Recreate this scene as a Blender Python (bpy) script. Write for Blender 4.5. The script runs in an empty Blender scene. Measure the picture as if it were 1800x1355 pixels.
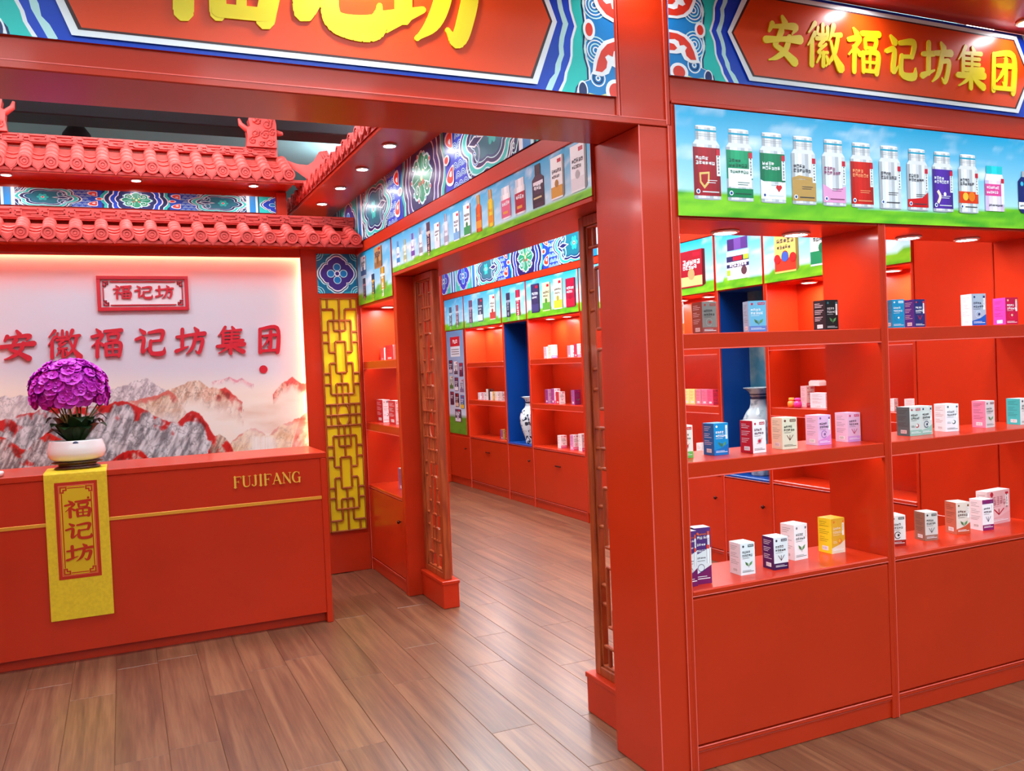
import bpy, bmesh, math, random
import numpy as np
from mathutils import Matrix, Vector

# ------------------------------------------------------------------ camera, world, exposure
SC = bpy.context.scene
COL = SC.collection
FPX = 1525.67                                   # focal length in pixels of the 1800 x 1355 frame
YAW, PITCH, ROLL = 0.42556, -0.025326, -0.041734
CAM = np.array([0.0, 0.0, 1.5])
_cy, _sy, _cp, _sp, _cr, _sr = (math.cos(YAW), math.sin(YAW), math.cos(PITCH), math.sin(PITCH), math.cos(ROLL), math.sin(ROLL))
_f = np.array([_sy*_cp, _cy*_cp, _sp]); _r = np.array([_cy, -_sy, 0.0]); _u = np.cross(_r, _f)
CR = _cr*_r + _sr*_u; CU = -_sr*_r + _cr*_u; CF = _f
cd = bpy.data.cameras.new('camera'); cam = bpy.data.objects.new('camera', cd); COL.objects.link(cam)
cd.sensor_fit = 'HORIZONTAL'; cd.sensor_width = 36.0; cd.lens = FPX/1800*36.0
cd.clip_start = 0.05; cd.clip_end = 100
cam.matrix_world = Matrix(((CR[0], CU[0], -CF[0], CAM[0]), (CR[1], CU[1], -CF[1], CAM[1]), (CR[2], CU[2], -CF[2], CAM[2]), (0, 0, 0, 1)))
SC.camera = cam
SC.view_settings.view_transform = 'Standard'; SC.view_settings.look = 'None'
SC.view_settings.exposure = 0.35; SC.view_settings.gamma = 1.0; SC.view_settings.use_curve_mapping = False
w = bpy.data.worlds.new('hall_air'); SC.world = w; w.use_nodes = True
w.node_tree.nodes['Background'].inputs[0].default_value = (0.9, 0.93, 1.0, 1); w.node_tree.nodes['Background'].inputs[1].default_value = 0.25
PANEL_E = 12.5        # added LED fill panels under the hall ceiling
SPOT_E = 110.0        # recessed downlights
COVE_E = 26.0 
BOOTH_E = 24.0        # brighter added fill panels hung over the booth itself
STRIP_E = 20.0       # LED strips under the shelves
#        # LED strip round the mural

def px_ray(x, y): return CF*FPX + CR*(x-900) - CU*(y-677.5)
def px_y(x, y, Y):
    d = px_ray(x, y); return CAM + d*((Y-CAM[1])/d[1])
def px_x(x, y, X):
    d = px_ray(x, y); return CAM + d*((X-CAM[0])/d[0])

# ------------------------------------------------------------------ colours and materials
def lin(r, g=None, b=None):
    if g is None: r, g, b = r
    f = lambda c: (c/255/12.92) if c/255 <= .04045 else ((c/255+.055)/1.055)**2.4
    return (f(r), f(g), f(b), 1.0)
MATS = {}
def mat(name, col=(200, 200, 200), rough=.5, metal=0.0, coat=0.0, emit=None, estr=0.0, spec=.5):
    if name in MATS: return MATS[name]
    m = bpy.data.materials.new(name); m.use_nodes = True; b = m.node_tree.nodes['Principled BSDF']
    b.inputs['Base Color'].default_value = lin(col); b.inputs['Roughness'].default_value = rough
    b.inputs['Metallic'].default_value = metal; b.inputs['Coat Weight'].default_value = coat
    b.inputs['Coat Roughness'].default_value = .12; b.inputs['Specular IOR Level'].default_value = spec
    if emit: b.inputs['Emission Color'].default_value = lin(emit); b.inputs['Emission Strength'].default_value = estr
    MATS[name] = m
    return m
def nodes(m): return m.node_tree.nodes, m.node_tree.links, m.node_tree.nodes['Principled BSDF']
def noisy(m, c1, c2, scale, coord='Object', stretch=(1, 1, 1), detail=4, bump=0.0, lo=.35, hi=.65):
    N, L, b = nodes(m)
    t = N.new('ShaderNodeTexCoord'); mp = N.new('ShaderNodeMapping'); mp.inputs['Scale'].default_value = stretch
    n = N.new('ShaderNodeTexNoise'); n.inputs['Scale'].default_value = scale; n.inputs['Detail'].default_value = detail
    r = N.new('ShaderNodeValToRGB'); r.color_ramp.elements[0].color = lin(c1); r.color_ramp.elements[1].color = lin(c2)
    r.color_ramp.elements[0].position = lo; r.color_ramp.elements[1].position = hi
    L.new(t.outputs[coord], mp.inputs['Vector']); L.new(mp.outputs[0], n.inputs['Vector']); L.new(n.outputs['Fac'], r.inputs['Fac'])
    L.new(r.outputs['Color'], b.inputs['Base Color'])
    if bump:
        bp = N.new('ShaderNodeBump'); bp.inputs['Strength'].default_value = bump; bp.inputs['Distance'].default_value = .004
        L.new(n.outputs['Fac'], bp.inputs['Height']); L.new(bp.outputs[0], b.inputs['Normal'])
    return m
RED = mat('red_lacquer', (188, 45, 14), .32, coat=.15, spec=.22); nodes(RED)[2].inputs['Coat Roughness'].default_value = .1
noisy(RED, (185, 44, 13), (191, 46, 15), 3.0)
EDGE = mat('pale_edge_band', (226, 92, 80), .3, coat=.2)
TILE = noisy(mat('red_painted_clay', (200, 58, 50), .55), (194, 54, 46), (206, 64, 56), 9.0, bump=.1)
YEL = mat('yellow_panel', (232, 205, 16), .35)
YCLOTH = noisy(mat('yellow_cloth', (222, 190, 24), .7), (216, 184, 20), (228, 198, 26), 60)
GOLD = mat('gold_strip', (226, 160, 48), .35, metal=.3)
GOLDL = mat('gold_letter', (240, 196, 70), .35, metal=.2)
YLET = mat('yellow_letter', (245, 222, 20), .4)
RLET = mat('red_letter', (206, 30, 48), .3, coat=.2)
BAR = noisy(mat('brown_lattice', (150, 74, 18), .45), (140, 64, 14), (168, 88, 24), 14)
WOOD = noisy(mat('carved_wood', (150, 60, 30), .4, coat=.2), (136, 48, 16), (172, 76, 30), 8, stretch=(6, 6, .7))
BLUE = mat('blue_niche', (6, 62, 140), .35)
NICHEB = noisy(mat('niche_painting', (80, 140, 160), .4), (60, 128, 150), (150, 175, 170), 5, lo=.45, hi=.7)
WHITE = mat('white_gloss', (238, 236, 236), .2, coat=.3)
DARKW = noisy(mat('dark_carved_wood', (50, 20, 14), .3, coat=.4), (38, 14, 10), (84, 40, 26), 40, bump=.4)
GREY = mat('grey_paint', (152, 192, 196), .8)
GREYD = mat('dark_beam_paint', (58, 34, 38), .6)
WALLG = mat('hall_wall_paint', (120, 122, 126), .8)
METAL = mat('knob_metal', (70, 22, 16), .25, metal=.6)
CHROME = mat('lamp_ring', (235, 235, 235), .25, metal=.4)
LENS = mat('lamp_lens', (255, 255, 255), .4, emit=(248, 250, 255), estr=SPOT_E)
LENSE = mat('eave_lamp_lens', (255, 255, 255), .4, emit=(250, 250, 255), estr=SPOT_E*4.5)
LENSF = mat('cabinet_lamp_lens', (255, 255, 255), .4, emit=(252, 250, 250), estr=SPOT_E*3)
PANEL = mat('fill_diffuser', (255, 255, 255), .5, emit=(240, 248, 255), estr=PANEL_E)
STRIP = mat('shelf_led', (255, 255, 255), .5, emit=(255, 250, 244), estr=STRIP_E)
PANELB = mat('booth_fill_diffuser', (255, 255, 255), .5, emit=(240, 248, 255), estr=BOOTH_E)
COVE = mat('cove_led', (255, 220, 180), .5, emit=(255, 205, 150), estr=COVE_E)
LEAF = noisy(mat('leaf', (24, 52, 24), .35), (18, 40, 20), (34, 70, 30), 20)
STEMM = mat('stem', (150, 140, 70), .6)
PETAL = mat('petal', (196, 26, 190), .5); 
b = nodes(PETAL)[2]; b.inputs['Subsurface Weight'].default_value = .0
noisy(PETAL, (184, 18, 178), (212, 50, 206), 30)
SOILM = mat('moss', (60, 50, 24), .9)
def make_print(name, rough, coat):
    m = mat(name, (255, 255, 255), rough, coat=coat)
    N, L, b = nodes(m); b.inputs['Specular IOR Level'].default_value = .3; a = N.new('ShaderNodeAttribute'); a.attribute_name = 'Col'; L.new(a.outputs['Color'], b.inputs['Base Color'])
    return m
PRINT = make_print('printed_film', .3, .06)
CARD = make_print('printed_card', .38, .0)
MURAL = make_print('printed_mural', .3, .2)
def vase_mat():
    m = mat('blue_white_porcelain', (235, 238, 240), .12, coat=.5); N, L, b = nodes(m)
    t = N.new('ShaderNodeTexCoord'); v = N.new('ShaderNodeTexNoise'); v.inputs['Scale'].default_value = 16; v.inputs['Detail'].default_value = 3; v.inputs['Distortion'].default_value = 1.6
    r = N.new('ShaderNodeValToRGB'); e = r.color_ramp.elements
    e[0].position = .40; e[0].color = lin(24, 34, 60); e[1].position = .47; e[1].color = lin(226, 234, 238)
    L.new(t.outputs['Object'], v.inputs['Vector']); L.new(v.outputs['Fac'], r.inputs['Fac']); L.new(r.outputs['Color'], b.inputs['Base Color'])
    return m
VASE = vase_mat()
def floor_mat():
    m = mat('walnut_laminate', (160, 104, 76), .42, coat=.8); N, L, b = nodes(m); b.inputs['Coat Roughness'].default_value = .27
    t = N.new('ShaderNodeTexCoord'); oi = N.new('ShaderNodeObjectInfo')
    vm = N.new('ShaderNodeVectorMath'); vm.operation = 'SCALE'; vm.inputs['Scale'].default_value = 37.0
    cb = N.new('ShaderNodeCombineXYZ')
    for i in range(3): L.new(oi.outputs['Random'], cb.inputs[i])
    L.new(cb.outputs[0], vm.inputs[0])
    ad = N.new('ShaderNodeVectorMath'); ad.operation = 'ADD'; L.new(t.outputs['Object'], ad.inputs[0]); L.new(vm.outputs[0], ad.inputs[1])
    mp = N.new('ShaderNodeMapping'); mp.inputs['Scale'].default_value = (13, .55, 1); L.new(ad.outputs[0], mp.inputs['Vector'])
    n = N.new('ShaderNodeTexNoise'); n.inputs['Scale'].default_value = 1.6; n.inputs['Detail'].default_value = 6; n.inputs['Distortion'].default_value = .7; L.new(mp.outputs[0], n.inputs['Vector'])
    n2 = N.new('ShaderNodeTexNoise'); n2.inputs['Scale'].default_value = 9; n2.inputs['Detail'].default_value = 5; L.new(mp.outputs[0], n2.inputs['Vector'])
    mx = N.new('ShaderNodeMath'); mx.operation = 'MULTIPLY_ADD'; mx.inputs[1].default_value = .35; L.new(n2.outputs['Fac'], mx.inputs[0]); 
    s = N.new('ShaderNodeMath'); s.operation = 'MULTIPLY'; s.inputs[1].default_value = .75; L.new(n.outputs['Fac'], s.inputs[0]); L.new(s.outputs[0], mx.inputs[2])
    r = N.new('ShaderNodeValToRGB'); e = r.color_ramp.elements
    e[0].position = .36; e[0].color = lin(88, 56, 38); e[1].position = .70; e[1].color = lin(136, 94, 64)
    k = r.color_ramp.elements.new(.52); k.color = lin(112, 73, 49)
    L.new(mx.outputs[0], r.inputs['Fac'])
    hs = N.new('ShaderNodeHueSaturation'); L.new(r.outputs['Color'], hs.inputs['Color'])
    vr = N.new('ShaderNodeMapRange'); vr.inputs['To Min'].default_value = .82; vr.inputs['To Max'].default_value = 1.12; L.new(oi.outputs['Random'], vr.inputs['Value']); L.new(vr.outputs[0], hs.inputs['Value'])
    L.new(hs.outputs['Color'], b.inputs['Base Color'])
    return m
FLOOR = floor_mat()

# ------------------------------------------------------------------ mesh helpers
class MB:
    """collects shapes; build() links them as one mesh object"""
    def __init__(s): s.v = []; s.f = []; s.sm = []
    def add(s, vs, fs, smooth=False):
        o = len(s.v); s.v += [tuple(map(float, p)) for p in vs]; s.f += [tuple(i+o for i in q) for q in fs]; s.sm += [smooth]*len(fs); return s
    def box(s, x0, y0, z0, x1, y1, z1, c=.002):
        if x1 < x0: x0, x1 = x1, x0
        if y1 < y0: y0, y1 = y1, y0
        if z1 < z0: z0, z1 = z1, z0
        c = min(c, (x1-x0)*.4, (y1-y0)*.4, (z1-z0)*.4)
        lo = (x0, y0, z0); hi = (x1, y1, z1); V = []; I = {}
        for sx in (0, 1):
            for sy in (0, 1):
                for sz in (0, 1):
                    sg = (sx, sy, sz)
                    for ax in range(3):
                        p = [(hi[k] - (0 if k == ax else c)) if sg[k] else (lo[k] + (0 if k == ax else c)) for k in range(3)]
                        I[(sg, ax)] = len(V); V.append(p)
        F = []
        for ax in range(3):
            a, b2 = [k for k in range(3) if k != ax]
            for sd in (0, 1):
                q = []
                for (p, r) in ((0, 0), (1, 0), (1, 1), (0, 1)):
                    sg = [0, 0, 0]; sg[ax] = sd; sg[a] = p; sg[b2] = r; q.append(I[(tuple(sg), ax)])
                F.append(q)
            for p in (0, 1):
                for r in (0, 1):
                    s0 = [0, 0, 0]; s0[a] = p; s0[b2] = r; s1 = list(s0); s1[ax] = 1; s0 = tuple(s0); s1 = tuple(s1)
                    F.append([I[(s0, a)], I[(s1, a)], I[(s1, b2)], I[(s0, b2)]])
        for sx in (0, 1):
            for sy in (0, 1):
                for sz in (0, 1): F.append([I[((sx, sy, sz), k)] for k in range(3)])
        return s.add(V, F)
    def lathe(s, prof, cx=0, cy=0, cz=0, n=24, sx=1, sy=1, smooth=True):
        V = []; F = []; m = len(prof)
        for i in range(n):
            a = 2*math.pi*i/n
            for r, z in prof: V.append((cx+r*sx*math.cos(a), cy+r*sy*math.sin(a), cz+z))
        for i in range(n):
            for j in range(m-1):
                F.append((i*m+j, ((i+1) % n)*m+j, ((i+1) % n)*m+j+1, i*m+j+1))
        F.append([i*m for i in range(n)]); F.append([i*m+m-1 for i in range(n)])
        return s.add(V, F, smooth)
    def prism(s, pts, O, U, V, T):
        """polygon pts (u,v) on O+U*u+V*v, extruded by vector T"""
        O, U, V, T = (np.array(k, float) for k in (O, U, V, T)); n = len(pts)
        a = [O+U*p[0]+V*p[1] for p in pts]; b2 = [q+T for q in a]
        return s.add(a+b2, [list(range(n))[::-1], [n+i for i in range(n)]] + [(i, (i+1) % n, n+(i+1) % n, n+i) for i in range(n)])
    def tube(s, path, rad, n=8, smooth=True):
        P = [np.array(p, float) for p in path]; rad = rad if isinstance(rad, (list, tuple)) else [rad]*len(P); V = []; F = []
        up = np.array((0, 0, 1.0))
        for i, p in enumerate(P):
            d = P[min(i+1, len(P)-1)]-P[max(i-1, 0)]; d = d/(np.linalg.norm(d)+1e-9)
            a = np.cross(d, up); 
            if np.linalg.norm(a) < 1e-3: a = np.cross(d, (1.0, 0, 0))
            a /= np.linalg.norm(a); b2 = np.cross(d, a)
            for k in range(n):
                t = 2*math.pi*k/n; V.append(p+(a*math.cos(t)+b2*math.sin(t))*rad[i])
        for i in range(len(P)-1):
            for k in range(n): F.append((i*n+k, i*n+(k+1) % n, (i+1)*n+(k+1) % n, (i+1)*n+k))
        F.append(list(range(n))); F.append([(len(P)-1)*n+k for k in range(n)])
        return s.add(V, F, smooth)
    def sphere(s, c, r, n=12, m=8, sc=(1, 1, 1)):
        prof = [(max(1e-4, math.sin(math.pi*j/m))*r, -math.cos(math.pi*j/m)*r*sc[2]) for j in range(m+1)]
        return s.lathe(prof, c[0], c[1], c[2], n, sc[0], sc[1])
    def mesh(s, name, recalc=True):
        me = bpy.data.meshes.new(name); me.from_pydata(s.v, [], s.f); me.polygons.foreach_set('use_smooth', s.sm)
        if recalc:
            bm = bmesh.new(); bm.from_mesh(me); bmesh.ops.recalc_face_normals(bm, faces=bm.faces); bm.to_mesh(me); bm.free()
        me.update(); return me

def wmat(o):
    M = o.matrix_basis.copy()
    while o.parent: o = o.parent; M = o.matrix_basis @ M
    return M
def link(name, me, m, parent=None, loc=None, rotz=0.0, local=False):
    """me in world coordinates unless local; parented parts are moved into the parent's frame"""
    o = bpy.data.objects.new(name, me); COL.objects.link(o)
    if m is not None and not me.materials: me.materials.append(m)
    if parent is not None:
        o.parent = parent
        if not local: me.transform(wmat(parent).inverted())
    if loc is not None: o.location = loc
    if rotz: o.rotation_euler = (0, 0, rotz)
    return o
def part(name, mb, m, parent, label=None, local=True, kind=None):
    o = link(name, mb.mesh(name), m, parent, local=local)
    if label: o['label'] = label
    if kind: o['kind'] = kind
    return o
def tag(o, label, cat, group=None):
    o['label'] = label; o['category'] = cat
    if group: o['group'] = group
    return o
def thing(name, label, cat, loc=(0, 0, 0), rotz=0.0, group=None):
    o = bpy.data.objects.new(name, None); COL.objects.link(o); o.location = loc; o.rotation_euler = (0, 0, rotz)
    o.empty_display_size = .1
    return tag(o, label, cat, group)
def struct(name, mb, m):
    o = link(name, mb.mesh(name), m); o['kind'] = 'structure'; return o
def single(name, mb, m, label, cat, loc=(0, 0, 0), rotz=0.0, group=None):
    return tag(link(name, mb.mesh(name), m, None, loc, rotz), label, cat, group)

class CM:
    """coloured mesh: every face carries its own print colour"""
    def __init__(s): s.v = []; s.f = []; s.c = []
    def add(s, pts, col):
        o = len(s.v); s.v += [tuple(map(float, p)) for p in pts]; s.f.append(tuple(range(o, o+len(pts))))
        s.c += (col if isinstance(col, list) else [col]*len(pts))
    def mesh(s, name):
        me = bpy.data.meshes.new(name); me.from_pydata(s.v, [], s.f)
        a = me.color_attributes.new('Col', 'FLOAT_COLOR', 'POINT'); a.data.foreach_set('color', np.array(s.c, np.float32).ravel())
        me.update(); return me

def clip(poly, w, h):
    def cut(P, ins, inter):
        out = []
        for i in range(len(P)):
            a, b2 = P[i-1], P[i]; ia, ib = ins(a), ins(b2)
            if ib:
                if not ia: out.append(inter(a, b2))
                out.append(b2)
            elif ia: out.append(inter(a, b2))
        return out
    def ix(x): return lambda a, b2: (x, a[1]+(b2[1]-a[1])*(x-a[0])/(b2[0]-a[0]))
    def iy(y): return lambda a, b2: (a[0]+(b2[0]-a[0])*(y-a[1])/(b2[1]-a[1]), y)
    P = poly
    for ins, inter in ((lambda p: p[0] >= 0, ix(0.0)), (lambda p: p[0] <= w, ix(w)), (lambda p: p[1] >= 0, iy(0.0)), (lambda p: p[1] <= h, iy(h))):
        if not P: return P
        P = cut(P, ins, inter)
    return P
def spline(pts, n=6):
    P = [pts[0]] + list(pts) + [pts[-1]]; out = []
    for i in range(1, len(P)-2):
        p0, p1, p2, p3 = (np.array(q, float) for q in P[i-1:i+3])
        for k in range(n):
            t = k/n
            out.append(.5*((2*p1)+(-p0+p2)*t+(2*p0-5*p1+4*p2-p3)*t*t+(-p0+3*p1-3*p2+p3)*t**3))
    out.append(np.array(pts[-1], float)); return out
class Art:
    """flat print drawn with polygons on a w x h sheet; layers lie a fraction of a millimetre apart"""
    def __init__(s, w, h, step=.0004): s.w = w; s.h = h; s.items = []; s.step = step; s.n = 0
    def poly(s, pts, col, lay=1):
        P = clip([tuple(map(float, p)) for p in pts], s.w, s.h)
        if len(P) > 2: s.n += 1; s.items.append((P, lin(col) if len(col) == 3 else col, lay, s.n))
    def rect(s, x0, y0, x1, y1, col, lay=1): s.poly([(x0, y0), (x1, y0), (x1, y1), (x0, y1)], col, lay)
    def disc(s, x, y, r, col, lay=1, n=16, ry=None): s.poly([(x+r*math.cos(2*math.pi*k/n), y+(ry or r)*math.sin(2*math.pi*k/n)) for k in range(n)], col, lay)
    def blob(s, x, y, rx, ry, k, amp, col, lay=1, ph=0.0, n=72):
        s.poly([(x+rx*(1+amp*(abs(math.cos(k*t/2+ph))-.6))*math.cos(t), y+ry*(1+amp*(abs(math.cos(k*t/2+ph))-.6))*math.sin(t)) for t in [2*math.pi*i/n for i in range(n)]], col, lay)
    def line(s, pts, wd, col, lay=1, smooth=4, caps=True):
        P = spline([tuple(p) for p in pts], smooth) if smooth and len(pts) > 2 else [np.array(p, float) for p in pts]
        for i in range(len(P)-1):
            d = P[i+1]-P[i]; L = math.hypot(*d)
            if L < 1e-7: continue
            nx, ny = -d[1]/L*wd/2, d[0]/L*wd/2; ex, ey = d[0]/L*wd*.25, d[1]/L*wd*.25
            s.poly([(P[i][0]+nx-ex, P[i][1]+ny-ey), (P[i+1][0]+nx+ex, P[i+1][1]+ny+ey), (P[i+1][0]-nx+ex, P[i+1][1]-ny+ey), (P[i][0]-nx-ex, P[i][1]-ny-ey)], col, lay)
    def spiral(s, x, y, r, turns, sgn, a0, wd, col, lay=1, sx=1.0, n=18):
        s.line([(x+sx*r*(1-k/n*.85)*math.cos(a0+sgn*turns*2*math.pi*k/n), y+r*(1-k/n*.85)*math.sin(a0+sgn*turns*2*math.pi*k/n)) for k in range(n+1)], wd, col, lay, smooth=0)
    def arcs(s, x, y, r, n, wd, col, lay=1, sx=1.0, a0=0.0, a1=math.pi):
        for k in range(n):
            q = r*(k+1)/n; m = 8 if a1-a0 < 4 else 22; s.line([(x+sx*q*math.cos(a0+(a1-a0)*i/m), y+q*math.sin(a0+(a1-a0)*i/m)) for i in range(m+1)], wd, col, lay, smooth=0)
    def glyphs(s, x, y, hgt, n, col, lay=3, seed=0, gap=1.1, vert=False):
        R = random.Random(seed+n)
        for i in range(n):
            gx, gy = (x, y-i*hgt*gap) if vert else (x+i*hgt*gap, y); t = hgt*.15
            for v in R.sample([.05, .3, .5, .72, .9], 3): s.rect(gx+.05*hgt, gy+v*hgt-t/2, gx+R.uniform(.75, .95)*hgt, gy+v*hgt+t/2, col, lay)
            for u in R.sample([.15, .5, .82], 2): s.rect(gx+u*hgt-t/2, gy+.05*hgt, gx+u*hgt+t/2, gy+R.uniform(.7, .95)*hgt, col, lay)
    def to(s, cm, O, U, V):
        O, U, V = (np.array(k, float) for k in (O, U, V)); N = np.cross(U, V)
        for P, col, lay, k in s.items: cm.add([O+U*p[0]+V*p[1]+N*(lay*s.step+k*2e-6) for p in P], col)
        return cm
    def grad(s, cm, O, U, V, nx, ny, fn):
        O, U, V = (np.array(k, float) for k in (O, U, V))
        for i in range(nx):
            for j in range(ny):
                q = [(i/nx, j/ny), ((i+1)/nx, j/ny), ((i+1)/nx, (j+1)/ny), (i/nx, (j+1)/ny)]
                cm.add([O+U*a*s.w+V*b2*s.h for a, b2 in q], [fn(a, b2) for a, b2 in q])

# value noise for printed pictures
_RS = np.random.RandomState(7); _TB = _RS.rand(256, 256)
def vnoise(x, y):
    x = np.asarray(x, float); y = np.asarray(y, float); xi = np.floor(x).astype(int); yi = np.floor(y).astype(int); fx = x-xi; fy = y-yi
    fx = fx*fx*(3-2*fx); fy = fy*fy*(3-2*fy); g = lambda a, b2: _TB[a % 256, b2 % 256]
    return (g(xi, yi)*(1-fx)+g(xi+1, yi)*fx)*(1-fy)+(g(xi, yi+1)*(1-fx)+g(xi+1, yi+1)*fx)*fy
def fbm(x, y, o=4):
    r = 0; a = .5
    for k in range(o): r = r+a*vnoise(x*2**k+17*k, y*2**k+5*k); a *= .5
    return r/(1-.5**o)
def mixc(a, b2, t): return tuple(a[i]+(b2[i]-a[i])*t for i in range(3))+(1.0,)

# ------------------------------------------------------------------ brush lettering (x right, y down on 0..100; width last)
CH = {
 '安': [[(48, 2, 7), (56, 14, 10)], [(20, 20, 9), (12, 36, 6)], [(16, 26, 6), (50, 22, 8), (86, 20, 10), (76, 36, 4)], [(46, 32, 10), (34, 56, 8), (28, 64, 8), (52, 76, 9), (84, 96, 12)], [(68, 44, 9), (58, 72, 9), (34, 90, 8), (12, 98, 4)], [(2, 56, 10), (50, 50, 8), (98, 46, 12)]],
 '徽': [[(22, 4, 8), (4, 26, 4)], [(22, 26, 8), (2, 54, 4)], [(14, 42, 8), (14, 96, 9)], [(45, 4, 7), (45, 24, 7)], [(31, 12, 6), (31, 27, 6), (59, 25, 6)], [(59, 9, 7), (59, 27, 7)], [(27, 37, 7), (64, 34, 7)], [(48, 39, 7), (34, 52, 6), (50, 51, 5)], [(55, 47, 6), (32, 67, 6), (60, 65, 6)], [(47, 66, 7), (47, 95, 8)], [(37, 75, 6), (28, 90, 5)], [(56, 74, 6), (63, 87, 8)], [(76, 4, 9), (70, 24, 7), (62, 38, 4)], [(70, 25, 6), (98, 22, 8)], [(90, 26, 8), (82, 60, 8), (70, 80, 7), (54, 96, 4)], [(68, 40, 6), (80, 70, 8), (99, 96, 13)]],
 '福': [[(18, 2, 6), (28, 13, 10)], [(4, 28, 8), (36, 22, 9), (24, 42, 7), (4, 62, 4)], [(21, 44, 9), (21, 98, 9)], [(27, 46, 6), (38, 58, 9)], [(44, 10, 8), (97, 7, 10)], [(54, 22, 7), (56, 42, 7)], [(54, 22, 7), (88, 20, 8), (85, 42, 7)], [(56, 41, 6), (85, 40, 6)], [(48, 54, 8), (50, 96, 8)], [(48, 54, 7), (94, 52, 9), (91, 97, 9)], [(70, 54, 6), (70, 94, 6)], [(50, 74, 6), (92, 73, 6)], [(50, 94, 7), (91, 93, 7)]],
 '记': [[(16, 5, 6), (29, 18, 11)], [(3, 41, 8), (28, 37, 9), (25, 86, 9), (44, 70, 4)], [(46, 18, 8), (91, 13, 10), (86, 47, 8)], [(52, 49, 7), (87, 46, 7)], [(52, 47, 8), (50, 80, 9), (60, 93, 10), (93, 92, 11), (98, 72, 4)]],
 '坊': [[(3, 35, 8), (39, 31, 9)], [(22, 7, 9), (22, 78, 9)], [(2, 86, 10), (42, 70, 5)], [(64, 2, 6), (73, 14, 11)], [(42, 29, 8), (98, 24, 11)], [(66, 48, 7), (91, 45, 9), (86, 78, 9), (78, 95, 8), (68, 86, 4)], [(68, 28, 9), (62, 60, 9), (52, 82, 8), (36, 97, 4)]],
 '集': [[(30, 2, 8), (20, 18, 7), (6, 34, 4)], [(22, 18, 8), (22, 62, 8)], [(54, 1, 6), (60, 11, 9)], [(22, 18, 6), (86, 14, 8)], [(24, 31, 6), (80, 28, 7)], [(24, 43, 6), (80, 41, 7)], [(22, 57, 7), (93, 53, 9)], [(53, 16, 7), (53, 56, 7)], [(3, 73, 9), (97, 67, 11)], [(50, 58, 9), (50, 100, 9)], [(46, 72, 8), (30, 86, 7), (8, 98, 4)], [(54, 72, 6), (72, 84, 9), (95, 95, 11)]],
 '团': [[(13, 10, 9), (13, 97, 10)], [(13, 10, 8), (86, 7, 10), (88, 94, 11), (80, 90, 5)], [(26, 36, 7), (78, 33, 9)], [(58, 18, 9), (57, 80, 9), (46, 76, 4)], [(54, 38, 8), (42, 58, 7), (24, 76, 4)], [(14, 92, 8), (86, 90, 8)]]}
# serif Latin letters for the counter: strokes on 0..100, given width
LAT = {'F': [[(14, 0, 14), (14, 100, 14)], [(2, 2, 5), (28, 2, 5)], [(2, 98, 5), (28, 98, 5)], [(14, 97, 6), (66, 97, 6), (66, 80, 4)], [(14, 52, 6), (46, 52, 6)], [(46, 62, 4), (46, 42, 4)]],
 'U': [[(14, 98, 14), (14, 30, 13), (22, 8, 10), (42, 2, 7), (60, 10, 6), (66, 30, 6), (66, 98, 6)], [(2, 98, 5), (28, 98, 5)], [(55, 98, 5), (78, 98, 5)]],
 'J': [[(34, 98, 14), (34, 22, 13), (28, 6, 8), (14, 2, 6), (4, 14, 11)], [(20, 98, 5), (48, 98, 5)]],
 'I': [[(16, 0, 14), (16, 100, 14)], [(2, 2, 5), (30, 2, 5)], [(2, 98, 5), (30, 98, 5)]],
 'A': [[(42, 100, 7), (10, 2, 6)], [(42, 98, 14), (74, 2, 13)], [(18, 34, 6), (62, 34, 6)], [(0, 2, 5), (22, 2, 5)], [(60, 2, 5), (88, 2, 5)]],
 'N': [[(12, 98, 6), (12, 2, 6)], [(10, 98, 14), (70, 4, 14)], [(70, 2, 6), (70, 98, 6)], [(0, 2, 5), (24, 2, 5)], [(58, 98, 5), (82, 98, 5)], [(0, 98, 5), (16, 98, 5)]],
 'G': [[(70, 76, 6), (60, 94, 6), (42, 100, 6), (20, 88, 11), (8, 50, 14), (20, 12, 11), (44, 0, 6), (66, 8, 7), (70, 14, 10)], [(70, 2, 11), (70, 44, 13)], [(56, 46, 5), (82, 46, 5)], [(70, 96, 5), (70, 74, 5)]]}
LATW = {'F': 74, 'U': 84, 'J': 58, 'I': 36, 'A': 92, 'N': 86, 'G': 88}
def brw(v): return max(3.0, 8+(v-8)*1.55) if v > 0 else v
def brush(strokes, wk=1.0, n=5):
    """list of convex outlines in 0..100 space covering the strokes"""
    out = []
    for st in strokes:
        P = spline(st, n) if len(st) > 2 else [np.array(st[0], float)+(np.array(st[1], float)-np.array(st[0], float))*k/3 for k in range(4)]
        for i, p in enumerate(P):
            r = brw(p[2])*wk/2; out.append([(p[0]+r*math.cos(t), p[1]+r*math.sin(t)) for t in [2*math.pi*k/8+.3 for k in range(8)]])
            if i < len(P)-1:
                q = P[i+1]; d = q[:2]-p[:2]; L = math.hypot(*d)
                if L < 1e-6: continue
                nx, ny = -d[1]/L, d[0]/L; r2 = brw(q[2])*wk/2
                out.append([(p[0]+nx*r, p[1]+ny*r), (q[0]+nx*r2, q[1]+ny*r2), (q[0]-nx*r2, q[1]-ny*r2), (p[0]-nx*r, p[1]-ny*r)])
    return out
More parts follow.
